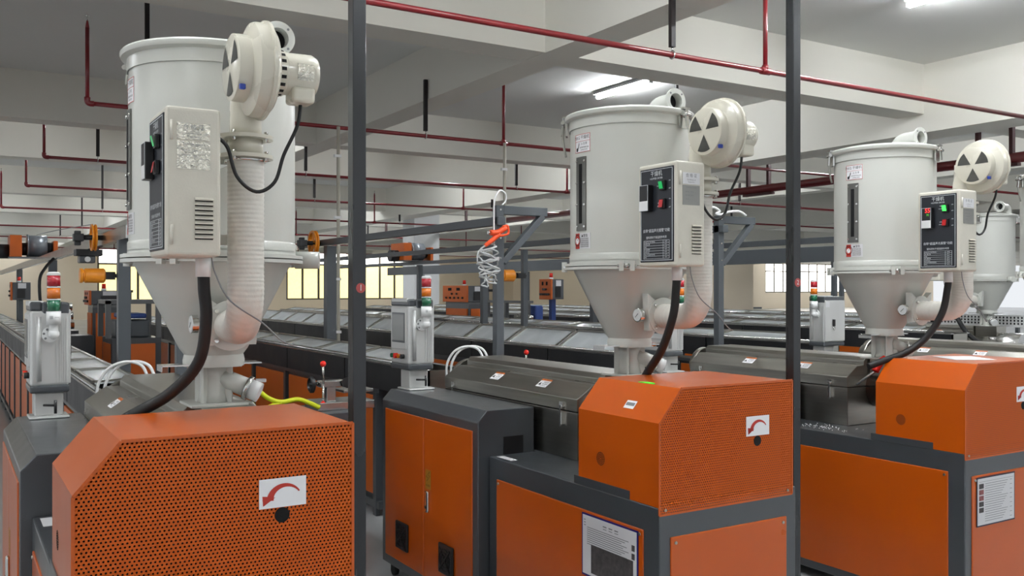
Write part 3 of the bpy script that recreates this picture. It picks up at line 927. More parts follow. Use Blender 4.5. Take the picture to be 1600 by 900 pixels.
def make_cabinet(label):
    X0, X1, Y0, Y1 = 2.344, 2.694, 4.152, 5.38
    R = thing('control_cabinet', label, 'cabinet', ((X0 + X1) / 2, (Y0 + Y1) / 2, 0), 'grey control cabinets with orange doors')
    MB().prism([(X0, .085), (X0, 1.105), (2.40, 1.165), (X1, 1.165), (X1, .085)], 'y', Y0, Y1).build('housing', 'dark_grey', R, bevel=.005)
    for y0, y1, fy in ((4.205, 4.776, 4.485), (4.782, 5.325, 5.06)):
        dr = MB().box(X0 - .006, X0 + .01, y0, y1, .14, 1.055).build('door', 'orange', R, bevel=.004)
        f = MB().box(X0 - .022, X0 - .004, fy - .083, fy + .083, .225, .392).build('fan_guard', 'black', dr, bevel=.012, segs=3)
        m = MB()
        for s in (-1, 1):
            m.beam((X0 - .024, fy - .06, .308 - s * .06), (X0 - .024, fy + .06, .308 + s * .06), .012, .006, up=(1, 0, 0))
        for r in (.02, .04, .06):
            m.tube([(X0 - .024, fy + r * math.cos(2 * PI * k / 20), .308 + r * math.sin(2 * PI * k / 20)) for k in range(20)], .003, 6, closed=True, sub=1)
        tag(m.build('fan_grille', 'rubber', dr), kind='stuff')
        if y0 < 4.5:
            lk = MB().box(X0 - .022, X0 - .004, 4.705, 4.74, .52, .645).build('lock', 'chrome', dr, bevel=.012, segs=3)
            MB().cyl((X0 - .0235, 4.722, .553), (X0 - .02, 4.722, .553), .009, n=12).build('lock_keyhole', 'void', dr)
            MB().box(X0 - .0072, X0 - .005, 4.685, 4.75, .655, .765).build('hazard_sticker', 'yellow_label', dr)
            MB().text('⚡', .06, (X0 - .0078, 4.717, .725), (0, -1, 0)).text('有电危险', .013, (X0 - .0078, 4.717, .675), (0, -1, 0)).build('hazard_print', 'print_black', dr)
    MB().box(2.50, 2.62, Y0 - .006, Y0 + .002, .90, 1.02).build('cable_opening', 'black', R)
    for x in (X0 + .05, X1 - .05):
        for y in (Y0 + .08, Y1 - .08):
            w = MB().cyl((x - .014, y, .035), (x + .014, y, .035), .035, n=18).box(x - .02, x + .02, y - .02, y + .02, .05, .086).build('caster', 'rubber', R)
    return R


C2 = make_cabinet('grey control cabinet with two orange doors and black fan grilles, middle machine')
C1 = move_copy(C2, -2.115, -.20, 'grey control cabinet behind the big orange cover at far left')
C3 = move_copy(C2, 2.17, .07, 'control cabinet mostly hidden behind the middle extruder')


def make_operator(label, screen=True):
    X0, X1, Y0, Y1, Z0, Z1 = 2.45, 2.622, 5.22, 5.49, 1.29, 1.736
    R = thing('operator_panel', label, 'control panel', (2.54, 5.34, 1.165), 'operator panels with signal towers')
    MB().box(2.47, 2.60, 5.25, 5.38, 1.176, 1.29).box(2.445, 2.625, 5.20, 5.379, 1.165, 1.177).build('pedestal', 'aluminium', R, bevel=.006)
    MB().cyl((2.56, 5.20, 1.23), (2.51, 5.235, 1.23), .006, n=8).cyl((2.56, 5.20, 1.255), (2.56, 5.20, 1.19), .007, n=8).build('clamp_lever', 'black', R)
    hs = MB().box(X0, X1, Y0, Y1, Z0 + .035, Z1 - .04).build('housing', 'aluminium', R, bevel=.012, segs=3)
    rb = MB().box(2.565, 2.57, Y0 - .004, Y0 + .004, Z0 + .05, Z1 - .08).build('rib', 'aluminium', hs)
    for k in range(1, 6):
        dup(rb, dx=.0095 * k - .005)
    MB().cyl((2.488, Y0 - .006, Z0 + .06), (2.488, Y0 - .006, Z1 - .07), .012, n=14).build('corner_profile', 'aluminium', hs)
    MB().box(X0 - .002, X1 + .002, Y0 - .004, Y1 + .004, Z0, Z0 + .04).build('bottom_cap', 'dark_grey', R, bevel=.012, segs=3)
    MB().box(X0 + .05, X1 + .002, Y0 - .002, Y1 + .002, Z1 - .06, Z1).box(X0 - .001, X0 + .055, Y0, Y1, Z1 - .045, Z1 + .003).build('top_cap', ['dark_grey'], R, bevel=.012, segs=3)
    MB().box(X0 - .004, X0 + .06, Y0 + .02, Y1 - .02, Z1 - .02, Z1 + .006).build('top_strip', 'aluminium', R, bevel=.005)
    if screen:
        bz = MB().box(X0 - .008, X0 + .004, Y0 + .02, Y1 - .02, 1.42, 1.68).build('screen_bezel', 'aluminium', R, bevel=.003)
        MB().box(X0 - .0095, X0 - .007, Y0 + .04, Y1 - .04, 1.462, 1.652).build('screen_frame', 'dark_grey', bz)
        MB().box(X0 - .0105, X0 - .009, Y0 + .05, Y1 - .05, 1.475, 1.64).build('screen', 'screen_grey', bz)
        for k, (mt, rr) in enumerate((('green_lens', .014), ('beacon_red', .017), ('amber_lens', .013), ('black', .015))):
            y = Y1 - .05 - k * .05
            MB().cyl((X0 - .022, y, 1.375), (X0 + .002, y, 1.375), rr, n=16).build('push_button', mt, R)
    rd = MB().box(X1 - .004, X1 + .008, Y0 + .004, Y1 - .004, 1.335, 1.70).build('rear_door', 'aluminium', R, bevel=.003)
    MB().box(X1 + .008, X1 + .02, Y0 + .10, Y0 + .125, 1.47, 1.53).build('door_lock', 'black', rd)
    MB().tube([(X1 + .016, Y0 + .1125 + .012 * math.cos(a), 1.452 + .018 * math.sin(a)) for a in [2 * PI * k / 10 for k in range(10)]], .003, 6, closed=True, sub=1).build('key_ring', 'chrome', rd)
    MB().box(X1 + .008, X1 + .0095, Y1 - .26, Y1 - .21, 1.64, 1.69).build('rear_sticker', 'paper', rd)
    tw = MB()
    xt, yt = 2.549, 5.17
    prof_cols = (('green_lens', 1.692), ('amber_lens', 1.752), ('red_lens', 1.812))
    base = MB().cyl((xt, yt, 1.628), (xt, yt, 1.692), .033, n=28).build('tower_base', 'white_plastic', R)
    MB().text('▦ ═', .02, (xt, yt - .0338, 1.662)).build('base_print', 'print_grey', base)
    for mt, z in prof_cols:
        nm = {'green_lens': 'green_light', 'amber_lens': 'amber_light', 'red_lens': 'red_light'}[mt]
        MB().cyl((xt, yt, z + .003), (xt, yt, z + .055), .030, n=28).build(nm, mt, base)
        MB().cyl((xt, yt, z + .055), (xt, yt, z + .060), .0308, n=28).build('tower_ring', 'white_plastic', base)
    MB().lathe((xt, yt, 1.872), (0, 0, 1), [(.030, 0), (.030, .006), (.022, .012), (.001, .013)], 28).build('tower_cap', 'white_plastic', base)
    MB().tube([(xt, yt, 1.645), (xt, yt, 1.60), (xt + .002, yt + .006, 1.577), (xt + .002, yt + .05, 1.575)], .021, 18, sub=5).sphere((xt, yt, 1.582), .026).build('tower_elbow', 'white_plastic', R)
    MB().cyl((xt - .012, Y0 - .014, 1.578), (xt - .012, Y0, 1.578), .038, n=28).build('tower_mount', 'white_plastic', R)
    m = MB()
    for k in range(3):
        a = PI / 2 + .5 + k * .9
        m.cyl((xt - .012 + .028 * math.cos(a), Y0 - .0155, 1.578 + .028 * math.sin(a)), (xt - .012 + .028 * math.cos(a), Y0 - .013, 1.578 + .028 * math.sin(a)), .006, n=8)
    tag(m.build('mount_screws', 'print_grey', R), kind='stuff')
    return R


O2 = make_operator('operator panel with grey touch screen and signal tower on the middle cabinet')
O1 = move_copy(O2, -2.115, -.20, 'operator panel with signal tower at far left, screen side turned away')
O3 = move_copy(O2, 2.17, .07, 'operator panel half hidden behind the middle dryer duct')
O4 = move_copy(O2, 4.21, .22, 'operator panel with signal tower right of the post numbered 2', rotz=-PI / 2)


# black suction hoses
def hose(pts, label, r=.0195):
    tag(MB().tube(pts, r, 14, sub=8).build('black_hose', 'rubber'), label, 'hose', 'black hoses running from dryers down to the extruders')
hx, hy = .865, 3.59
hose([(hx - .165, hy - .545, 1.875), (hx - .160, hy - .535, 1.80), (hx - .150, hy - .52, 1.70), (hx - .165, hy - .48, 1.56), (hx - .245, hy - .425, 1.455), (hx - .36, hy - .39, 1.385), (hx - .45, hy - .38, 1.33)], 'thick black hose hanging from the large left dryer')
hx, hy = 2.97, 3.68
hose([(hx - .165, hy - .545, 1.875), (hx - .162, hy - .535, 1.80), (hx - .158, hy - .51, 1.68), (hx - .16, hy - .44, 1.53), (hx - .165, hy - .35, 1.42), (hx - .17, hy - .28, 1.33)], 'thick black hose hanging from the middle dryer')
hx, hy = 5.07, 3.72
hose([(hx - .165, hy - .545, 1.875), (hx - .160, hy - .535, 1.80), (hx - .158, hy - .50, 1.66), (hx - .20, hy - .43, 1.52), (hx - .29, hy - .36, 1.43), (hx - .40, hy - .30, 1.385), (hx - .5, hy - .26, 1.35)], 'thick black hose hanging from the dryer showing 55')
hose([(10.045, 6.525, 1.84), (10.03, 6.48, 1.62), (10.06, 6.40, 1.46), (9.98, 6.2, 1.27), (9.95, 5.9, 1.12), (9.95, 5.5, 1.05), (9.98, 5.1, 1.03)], 'black hose curving down under the distant sideways dryer', r=.026)


# steel posts with number badges
def post(x, y, num, label):
    s = .025
    R = thing('steel_post', label, 'post', (x, y, 0), 'numbered steel posts beside the extruders')
    MB().box(x - s, x + s, y - s, y + s, 0.008, CZ).build('tube', 'post_grey', R, bevel=.003)
    MB().box(x - .07, x + .07, y - .07, y + .07, 0, .008).build('foot_plate', 'post_grey', R)
    bz = 1.8 - (450 - 452) * 3.2 / 1430
    if num == '1':
        MB().cyl((x + .004, y - s - .001, bz), (x + .004, y - s, bz), .0175, n=28).build('number_badge', 'badge_red', R)
    else:
        bz += .028
        MB().cyl((x + .004, y - s - .001, bz), (x + .004, y - s, bz), .021, n=28).build('number_badge', 'badge_red', R)
    MB().text(num, .031, (x + .004, y - s - .0016, bz)).build('number', 'print_white', R)
    return R
post(1.235, 3.06, '1', 'full-height steel post with red round badge 1')
post(3.485, 3.065, '2', 'full-height steel post with red badge 2')

# instruction sheets in sleeves
def sheet(o, xd, w, h, border, label, kind):
    o, xd = Vector(o), Vector(xd)
    up = V(0, 0, 1)
    n = xd.cross(up)      # outwards
    R = thing('instruction_sheet', label, 'paper sheet', tuple(o - up * h / 2))
    def slab(u0, u1, v0, v1, off, t, m):
        c = [o + xd * u + up * v + n * off for u, v in ((u0, v0), (u1, v0), (u1, v1), (u0, v1))]
        m.add([p for p in c] + [p + n * t for p in c], [(3, 2, 1, 0), (4, 5, 6, 7), (0, 1, 5, 4), (1, 2, 6, 5), (2, 3, 7, 6), (3, 0, 4, 7)])
        return m
    slab(-w / 2, w / 2, -h / 2, h / 2, 0, .002, MB()).build('sleeve', border, R)
    slab(-w / 2 + .008, w / 2 - .008, -h / 2 + .008, h / 2 - .008, .002, .0008, MB()).build('page', 'paper', R)
    tx, ph = MB(), MB()
    if kind == 0:
        slab(-w / 2 + .07, w / 2 - .03, -h / 2 + .02, h / 2 - .13, .0028, .0006, ph)
        slab(w / 2 - .04, w / 2 - .02, h / 2 - .09, h / 2 - .065, .0028, .0006, ph)
        slab(w / 2 - .04, w / 2 - .02, h / 2 - .125, h / 2 - .10, .0028, .0006, ph)
        ph.build('photo', 'photo_dark', R)
        for k in range(9):
            slab(-w / 2 + .04, w / 2 - .06 - (k * 37 % 5) * .012, h / 2 - .06 - k * .009, h / 2 - .057 - k * .009, .0028, .0004, tx)
        for k in range(3):
            slab(-w / 2 + .018, -w / 2 + .03, h / 2 - .03 - k * .012, h / 2 - .026 - k * .012, .0028, .0004, tx)
            slab(-.04 + k * .04, -.015 + k * .04, h / 2 - .035, h / 2 - .030, .0028, .0004, tx)
            slab(-.04 + k * .04, -.015 + k * .04, h / 2 - .045, h / 2 - .042, .0028, .0004, tx)
    else:
        for k in range(5):
            slab(-w / 2 + .02, -w / 2 + .062, h / 2 - .062 - k * .032, h / 2 - .036 - k * .032, .0028, .0006, MB()).build('photo', 'photo_red' if k in (1, 2) else 'photo_dark', R)
        for k in range(17):
            slab(-w / 2 + .075, w / 2 - .07 - (k * 31 % 6) * .012, h / 2 - .04 - k * .0125, h / 2 - .0375 - k * .0125, .0028, .0004, tx)
            if k % 2 == 0:
                slab(w / 2 - .05, w / 2 - .03, h / 2 - .04 - k * .0125, h / 2 - .0375 - k * .0125, .0028, .0004, tx)
        slab(-w / 2 + .02, w / 2 - .015, h / 2 - .026, h / 2 - .0245, .0028, .0004, tx)
    tx.build('print_lines', 'print_grey', R)
    return R
sheet((2.403, 3.115, .672), (0, -1, 0), .39, .275, 'sleeve_blue', 'blue-framed instruction sheet with a photo on the middle extruder', 0)
sheet((4.85, 2.862, .66), (1, 0, 0), .36, .265, 'sleeve_dark', 'black-framed instruction list with five small pictures', 1)
# sheet lying on the rightmost cover, green seal and card on the middle cover
o = MB().add([(4.86, 3.10, 1.3995), (5.06, 2.98, 1.3995), (5.20, 3.22, 1.3995), (5.00, 3.34, 1.3995), (4.86, 3.10, 1.4005), (5.06, 2.98, 1.4005), (5.20, 3.22, 1.4005), (5.00, 3.34, 1.4005)], [(3, 2, 1, 0), (4, 5, 6, 7), (0, 1, 5, 4), (1, 2, 6, 5), (2, 3, 7, 6), (3, 0, 4, 7)]).build('loose_paper', 'paper_white')
tag(o, 'white sheet of paper lying on the rightmost orange cover', 'paper sheet')

# ================================================================== COOLING TROUGHS
def trough(X, ys, ye, rise, label, z=1.22, w=.28, base=True):
    R = thing('cooling_trough', label, 'trough', (X + w / 2, (ys + ye) / 2, 0), 'long steel cooling troughs, one per line')
    m = MB()
    m.box(X, X + .012, ys, ye, z - .17, z).box(X + w - .012, X + w, ys, ye, z - .17, z).box(X, X + w, ys, ye, z - .17, z - .158).box(X, X + w, ys, ys + .01, z - .17, z).box(X, X + w, ye - .01, ye, z - .17, z)
    m.build('tray', 'steel', R)
    MB().box(X - .03, X + .022, ys, ye, z - .004, z + .010).build('near_lip', 'steel_bright', R, bevel=.003)
    MB().box(X + w - .02, X + w + .03, ys, ye, z - .004, z + .010).build('far_lip', 'steel_bright', R, bevel=.003)
    MB().cyl((X - .02, ys + .1, z + .024), (X - .02, ye - .1, z + .024), .011, n=10).build('edge_rail', 'steel_bright', R)
    n = int(round((ye - ys) / 1.6))
    L = (ye - ys) / n
    p0 = l0 = None
    for k in range(n):
        if p0 is None:
            p0 = MB().box(X - .022, X - .010, ys + .012, ys + L - .012, z - .205, z - .006).build('side_panel', 'black_panel', R)
        else:
            dup(p0, dy=L * k)
    n2 = int(round((ye - ys - .6) / .95))
    for k in range(n2):
        a = ys + .5 + k * .95
        if l0 is None:
            m = MB()
            P, Q = V(X + .02, 0, z + .012), V(X + w - .02, 0, z + .012 + rise)
            d = (Q - P).normalized(); nn = V(-d.z, 0, d.x)
            m.add([P + V(0, a, 0), P + V(0, a + .93, 0), Q + V(0, a + .93, 0), Q + V(0, a, 0), P + V(0, a, 0) + nn * .008, P + V(0, a + .93, 0) + nn * .008, Q + V(0, a + .93, 0) + nn * .008, Q + V(0, a, 0) + nn * .008], [(0, 1, 2, 3), (7, 6, 5, 4), (0, 4, 5, 1), (1, 5, 6, 2), (2, 6, 7, 3), (3, 7, 4, 0)])
            l0 = m.build('lid', 'trough_lid', R)
            m = MB()
            for e, f in ((P + V(0, a + .02, 0), Q + V(0, a + .02, 0)), (P + V(0, a + .91, 0), Q + V(0, a + .91, 0)), (P + V(0, a + .02, 0), P + V(0, a + .91, 0)), (Q + V(0, a + .02, 0), Q + V(0, a + .91, 0))):
                m.beam(e + nn * .014, f + nn * .014, .022, .014)
            lf = m.build('lid_frame', 'steel', l0)
        else:
            c = dup(l0, dy=.95 * k)
            f = dup(lf)
            f.parent = c
    if base:
        # grey base frame with orange panels
        nb = int((ye - ys - 1.2) / 1.15)
        MB().box(X + .02, X + w - .02, ys + .9, ye - .2, .12, .98).box(X - .012, X + w, ys + .85, ye - .15, .98, 1.012).box(X - .012, X + w, ys + .85, ye - .15, .06, .12).build('base_frame', 'dark_grey', R)
        b0 = None
        for k in range(nb):
            if b0 is None:
                b0 = MB().box(X - .004, X + .02, ys + .97, ys + 1.98, .16, .95).build('base_panel', 'orange_far', R, bevel=.004)
                s0 = MB().box(X - .016, X + .02, ys + .90, ys + .96, .0, .98).build('base_post', 'dark_grey', R)
            else:
                dup(b0, dy=1.15 * k)
                dup(s0, dy=1.15 * k)
        MB().box(X, X + w, ys + .25, ys + .31, 0, z - .17).build('stand_leg', 'dark_grey', R)
    return R
LX = [.75 + 2.15 * k for k in range(7)]
trough(LX[0] - .03, 5.45, 23, .012, 'cooling trough at far left, running away behind the left operator panel')
trough(LX[1], 5.85, 23, .06, 'cooling trough behind the post numbered 1, black side panel')
trough(LX[2], 5.95, 23, .15, 'cooling trough with raised glassy lids behind the middle operator panel')
trough(LX[3], 6.0, 23, .05, 'cooling trough passing behind the middle dryer duct', z=1.27)
trough(LX[4], 6.0, 23, .04, 'fifth cooling trough, behind the post numbered 2', z=1.31)
trough(LX[5], 7.4, 23, .04, 'sixth cooling trough, far beyond the post numbered 2', z=1.31)
trough(LX[6], 9.0, 23, .04, 'farthest cooling trough, only a thin rail visible', z=1.31)


# ================================================================== GANTRIES
def gantry(X, posts, beam, label, thick=.06, arm=True, bz=2.31, bw=.06, bmat='gantry_grey'):
    R = thing('gantry', label, 'gantry', (X, posts[0][0], 0), 'dark grey steel gantries over the lines')
    for (y, s, top) in posts:
        MB().box(X - s / 2, X + s / 2, y - s / 2, y + s / 2, .008, top).build('post', 'gantry_grey', R, bevel=.003)
        MB().box(X - s, X + s, y - s, y + s, 0, .008).build('foot_plate', 'gantry_grey', R)
    if beam:
        MB().box(X - bw / 2, X + bw / 2, beam[0], beam[1], bz - thick, bz).build('long_beam', bmat, R, bevel=.003)
    if arm:
        y, s, top = posts[0]
        MB().box(X + s / 2, X + .40, y - .028, y + .028, top - .062, top).build('arm', 'gantry_grey', R, bevel=.003)
        MB().beam((X + .37, y, top - .06), (X + .03, y, top - .40), .045, .055, up=(0, 1, 0)).build('brace', 'gantry_grey', R, bevel=.003)
        m = MB()
        for z in (top - .03, top - .23, top - .37):
            m.cyl((X, y - s / 2 - .006, z), (X, y - s / 2 + .002, z), .007, n=8)
        tag(m.build('bolts', 'chrome', R), kind='stuff')
    return R
gantry(1.15, [(5.55, .06, 2.39), (7.6, .09, 2.18), (13.3, .1, 2.18), (19.9, .1, 2.18)], (7.3, 27.5), 'gantry with bare steel beam at far left, carrying the drum winder', thick=.10, bz=2.28, bmat='steel_bright')
gantry(3.3, [(5.55, .06, 2.39), (8.9, .10, 2.24)], (5.5, 9.8), 'gantry with corner brace holding the orange air gun', bz=2.31)
gantry(5.45, [(5.58, .06, 2.41), (8.6, .06, 2.24), (9.5, .07, 2.24), (14.5, .07, 2.24)], (5.5, 15.5), 'gantry with corner brace right of the middle dryer', bz=2.33)
gantry(7.6, [(5.6, .06, 2.41), (10.2, .08, 2.26), (15.7, .09, 2.26)], (5.6, 20), 'third dark gantry beam, crossing behind the post numbered 2', bz=2.33)
gantry(9.75, [(7.9, .06, 2.16), (11.5, .07, 2.15), (15.3, .09, 2.15), (20, .09, 2.15)], (7.6, 22), 'gantry with the thick dark beam behind the middle dryer', thick=.20, bz=2.36, arm=False)
gantry(11.9, [(9.5, .06, 2.26), (12.5, .07, 2.26), (20, .09, 2.26)], (9.2, 22), 'farther gantry beam seen above the thick one', bz=2.33, arm=False)


# ================================================================== WINDERS, PULLEYS, SPOOLS
def pulley(x, y, z, r, label):
    R = thing('pulley', label, 'pulley', (x, y, z - r), 'orange pulley wheels on the gantries')
    MB().lathe((x - .02, y, z), (1, 0, 0), [(r - .022, 0), (r, 0), (r, .012), (r - .014, .02), (r, .028), (r, .04), (r - .022, .04), (r - .022, 0)], 36, caps=(False, False)).build('wheel', 'orange_spool', R)
    for k in range(5):
        a = 2 * PI * k / 5 + .3
        MB().beam((x, y, z), (x, y + (r - .015) * math.cos(a), z + (r - .015) * math.sin(a)), .012, .022, up=(1, 0, 0)).build('spoke', 'orange_spool', R)
    MB().cyl((x - .09, y, z), (x + .085, y, z), .022, n=16).build('axle', 'black', R)
    MB().box(x - .16, x - .08, y - .05, y + .05, z - .035, z + .03).box(x - .15, x - .10, y - .025, y + .025, z - .07, z + .055).build('bearing_block', 'black_panel', R, bevel=.006)
    return R
pulley(1.06, 8.61, 2.245, .115, 'orange pulley wheel on the left gantry beam')
pulley(3.2, 9.11, 2.275, .13, 'orange pulley wheel just right of the large left dryer')

def spool(x0, x1, y, z, r, label, px):
    R = thing('spool', label, 'spool', ((x0 + x1) / 2, y, z - r), 'orange spools on arms')
    MB().lathe((x0, y, z), (1, 0, 0), [(r, 0), (r, .02), (r - .008, .024), (r - .008, .034), (r, .038), (r, x1 - x0 - .01), (r - .01, x1 - x0)], 32).build('drum', 'orange_spool', R)
    MB().cyl((x1, y, z), (px, y, z), .016, n=12).box(px - .12, px - .02, y - .03, y + .03, z - .03, z + .03).build('arm', 'black_panel', R)
    return R
spool(.85, 1.03, 7.70, 1.905, .056, 'orange spool on an arm left of the left gantry post', 1.12)
spool(5.10, 5.28, 8.55, 1.95, .065, 'orange spool peeking out beside the air gun post', 5.44)

# drum winder on the left beam
R = thing('drum_winder', 'grey drum winder with orange end plates on the left gantry beam', 'winder', (1.15, 16, 2.28))
MB().box(.78, .94, 15.7, 16.3, 2.29, 2.62).build('end_plate', 'orange_far', R, bevel=.006)
MB().box(1.38, 1.44, 15.8, 16.2, 2.29, 2.55).build('end_plate', 'orange_far', R, bevel=.006)
MB().cyl((1.04, 16, 2.47), (1.30, 16, 2.47), .165, n=32).cyl((1.02, 16, 2.47), (1.045, 16, 2.47), .18, n=32).build('drum', 'drum_grey', R)
MB().cyl((.94, 16, 2.42), (1.04, 16, 2.42), .10, n=20).build('hub', 'black', R)
MB().cyl((1.30, 16, 2.44), (1.40, 16, 2.44), .09, n=20).build('hub', 'black', R)
MB().cyl((.62, 16, 2.38), (.78, 16, 2.38), .11, n=24).build('motor', 'black_panel', R)
MB().box(.76, 1.5, 15.7, 16.3, 2.28, 2.295).build('base_plate', 'dark_grey', R)
move_copy(R, 6.45, -.1, 'second drum winder, orange and grey, on a farther gantry beam above the middle operator panel', dz=.05, group='drum winders on the gantries')
R['group'] = 'drum winders on the gantries'
R = thing('tension_sensor', 'small grey sensor hanging under the left gantry beam', 'sensor', (1.15, 9.6, 2.05))
MB().box(1.02, 1.25, 9.5, 9.7, 2.12, 2.18).build('bracket', 'black_panel', R)
MB().box(1.05, 1.19, 9.52, 9.68, 2.05, 2.12).build('sensor_body', 'dark_grey', R, bevel=.01)
MB().cyl((1.12, 9.50, 2.085), (1.12, 9.52, 2.085), .026, n=18).build('lens_ring', 'white_plastic', R)

# conduits that drop from the sprinkler level
for x, z0, lb in ((3.77, 0.0, 'thin pale conduit dropping beside the wide gantry post'), (5.98, 2.2, 'thin pale conduit dropping behind the air gun post')):
    R = thing('conduit', lb, 'conduit', (x, 9.9, z0))
    MB().cyl((x, 9.9, z0), (x, 9.9, 3.65), .02, n=12).build('tube', 'conduit', R)
    for z in (1.3, 1.9, 2.6, 3.3):
        if z > z0:
            MB().box(x - .05, x + .03, 9.88, 9.92, z, z + .03).build('clip', 'white_plastic', R)

# air gun with coiled hose on the braced post
R = thing('air_gun', 'orange air blow gun hanging on the braced gantry post', 'air gun', (3.24, 5.46, 2.10))
m = MB().tube([(3.14, 5.46, 2.10), (3.19, 5.455, 2.135), (3.25, 5.45, 2.185)], .017, 12, sub=5, radf=lambda i, n: .013 + .007 * i / n)
m.tube([(3.18, 5.455, 2.19), (3.24, 5.45, 2.195), (3.30, 5.445, 2.23)], .02, 12, sub=4)
m.build('gun_body', 'gun_orange', R)
MB().tube([(3.27, 5.44, 2.235), (3.31, 5.44, 2.24), (3.315, 5.44, 2.19), (3.28, 5.44, 2.175), (3.24, 5.44, 2.17)], .008, 8).build('trigger_guard', 'gun_orange', R)
MB().cyl((3.16, 5.455, 2.19), (3.18, 5.455, 2.19), .011, n=10).build('nozzle', 'chrome', R)
pts = []
for k in range(150):
    a = k * 2 * PI / 14
    t = k / 149
    rr = .045 + .03 * math.sin(t * PI)
    pts.append((3.17 + rr * math.cos(a) + .012 * math.sin(k * 1.7), 5.46 + rr * .7 * math.sin(a), 2.10 - .26 * t + .02 * math.sin(a * 1.3)))
tag(MB().tube([(3.14, 5.46, 2.10), (3.09, 5.46, 2.06), (3.08, 5.46, 1.99), (3.13, 5.46, 1.94)] + pts[::-1], .006, 6, sub=2).build('coiled_hose', 'clear_plastic'), 'clear coiled air hose hanging below the orange air gun', 'hose')
tag(MB().tube([(3.235, 5.50, 2.12), (3.235, 5.50, 2.30), (3.24, 5.50, 2.42), (3.28, 5.50, 2.49), (3.33, 5.5, 2.47), (3.33, 5.5, 2.42), (3.30, 5.5, 2.39)], .006, 8).build('air_line', 'white_plastic'), 'white air tube looping above the braced gantry post', 'tube')
tag(MB().tube([(5.20, 5.52, 2.05), (5.22, 5.52, 2.3), (5.26, 5.52, 2.45), (5.34, 5.52, 2.47), (5.40, 5.52, 2.44), (5.36, 5.52, 2.42), (5.42, 5.52, 2.415), (5.5, 5.52, 2.44), (5.62, 5.52, 2.45), (5.70, 5.52, 2.42)], .011, 8).build('air_line', 'white_plastic'), 'white air tube coiled on top of the bracket right of the middle dryer', 'tube')

# white hoses at the die end of the two nearer extruders
for dx, dy, lb in ((-2.14, -.2, 'at the far end of the nearest extruder'), (0, 0, 'at the far end of the middle extruder')):
    for k in range(2):
        o = .035 * k
        tag(MB().tube([(2.79 + dx + o, 5.36 + dy, 1.22), (2.80 + dx + o, 5.37 + dy, 1.31), (2.85 + dx + o, 5.36 + dy, 1.39), (2.93 + dx + o, 5.34 + dy, 1.42), (3.00 + dx + o, 5.31 + dy, 1.40), (3.03 + dx + o, 5.28 + dy, 1.33)], .008, 10).build('white_hose', 'white_plastic'), 'white bent hose %s, %s of the pair' % (lb, ['left', 'right'][k]), 'hose', 'white hose pairs over the barrel guards')


# ================================================================== DOWNSTREAM UNITS
def beacon(R, x, y, z):
    b = MB().cyl((x, y, z), (x, y, z + .03), .035, n=16).build('beacon_base', 'white_plastic', R)
    MB().cyl((x, y, z + .03), (x, y, z + .10), .03, .026, n=16).build('beacon_lens', 'beacon_red', b)

def control_box(x, y, z, w, d, h, label, stand, face='-X', blue=False, zb=0.0):
    """w along X, d along Y"""
    R = thing('control_box', label, 'control box', (x + w / 2, y + d / 2, zb), 'orange-faced control boxes along the lines')
    MB().box(x, x + w, y, y + d, z, z + h).build('housing', 'dark_grey', R, bevel=.008)
    MB().box(x - .03, x, y - .005, y + d + .005, z - .005, z + h + .005).build('face', 'orange_far', R, bevel=.006)
    m = MB()
    for k in range(5):
        yy = y + d * (.16 + .17 * k)
        MB().cyl((x - .055, yy, z + h * .25), (x - .03, yy, z + h * .25), min(.018, d * .06), n=12).build('knob', 'black', R)
    for k in range(2):
        yy = y + d * (.4 + .2 * k)
        MB().cyl((x - .055, yy, z + h * .5), (x - .03, yy, z + h * .5), min(.018, d * .06), n=12).build('knob', 'black', R)
    for k in range(2):
        yy = y + d * (.35 + .35 * k)
        MB().box(x - .033, x - .03, yy - d * .07, yy + d * .07, z + h * .7, z + h * .88).build('meter', 'void', R)
    MB().box(x + w * .25, x + w * .7, y - .012, y, z + h * .1, z + h * .62).build('socket', 'black', R)
    MB().box(x + w * .3, x + w * .75, y - .006, y, z + h * .66, z + h * .95).build('rating_label', 'paper', R)
    beacon(R, x + w * .4, y + d * .5, z + h)
    if stand == 'post':
        MB().box(x + w * .35, x + w * .35 + .08, y + d * .4, y + d * .4 + .08, zb, z).build('stand', 'blue_paint' if blue else 'gantry_grey', R)
    elif stand == 'cabinet':
        MB().box(x + .02, x + w, y + .02, y + d - .02, zb, z - .04).build('cabinet', 'dark_grey', R)
        MB().box(x + .005, x + .03, y + .06, y + d - .06, zb + .06, z - .12).build('cabinet_panel', 'orange_far', R)
        MB().box(x + .06, x + w - .04, y + .008, y + .03, zb + .06, z - .12).build('cabinet_panel', 'orange_far', R)
        MB().box(x + .02, x + w, y + .02, y + d - .02, z - .04, z).build('shelf', 'pillar_grey', R)
    return R
control_box(1.0, 19.3, 1.60, .30, .35, .33, 'control box with red beacon on the post under the drum winder', 'post')
control_box(1.72, 14.2, 1.58, .50, .55, .20, 'grey control box on an orange column left of the left gantry post', 'cabinet')
control_box(7.66, 13.9, 1.58, .42, .9, .28, 'wide control box with small grey screen left of the air gun post', 'cabinet')
control_box(8.2, 12.1, 1.64, .22, .34, .32, 'orange-faced control box with beacon beside the middle dryer cone', 'post', blue=True)

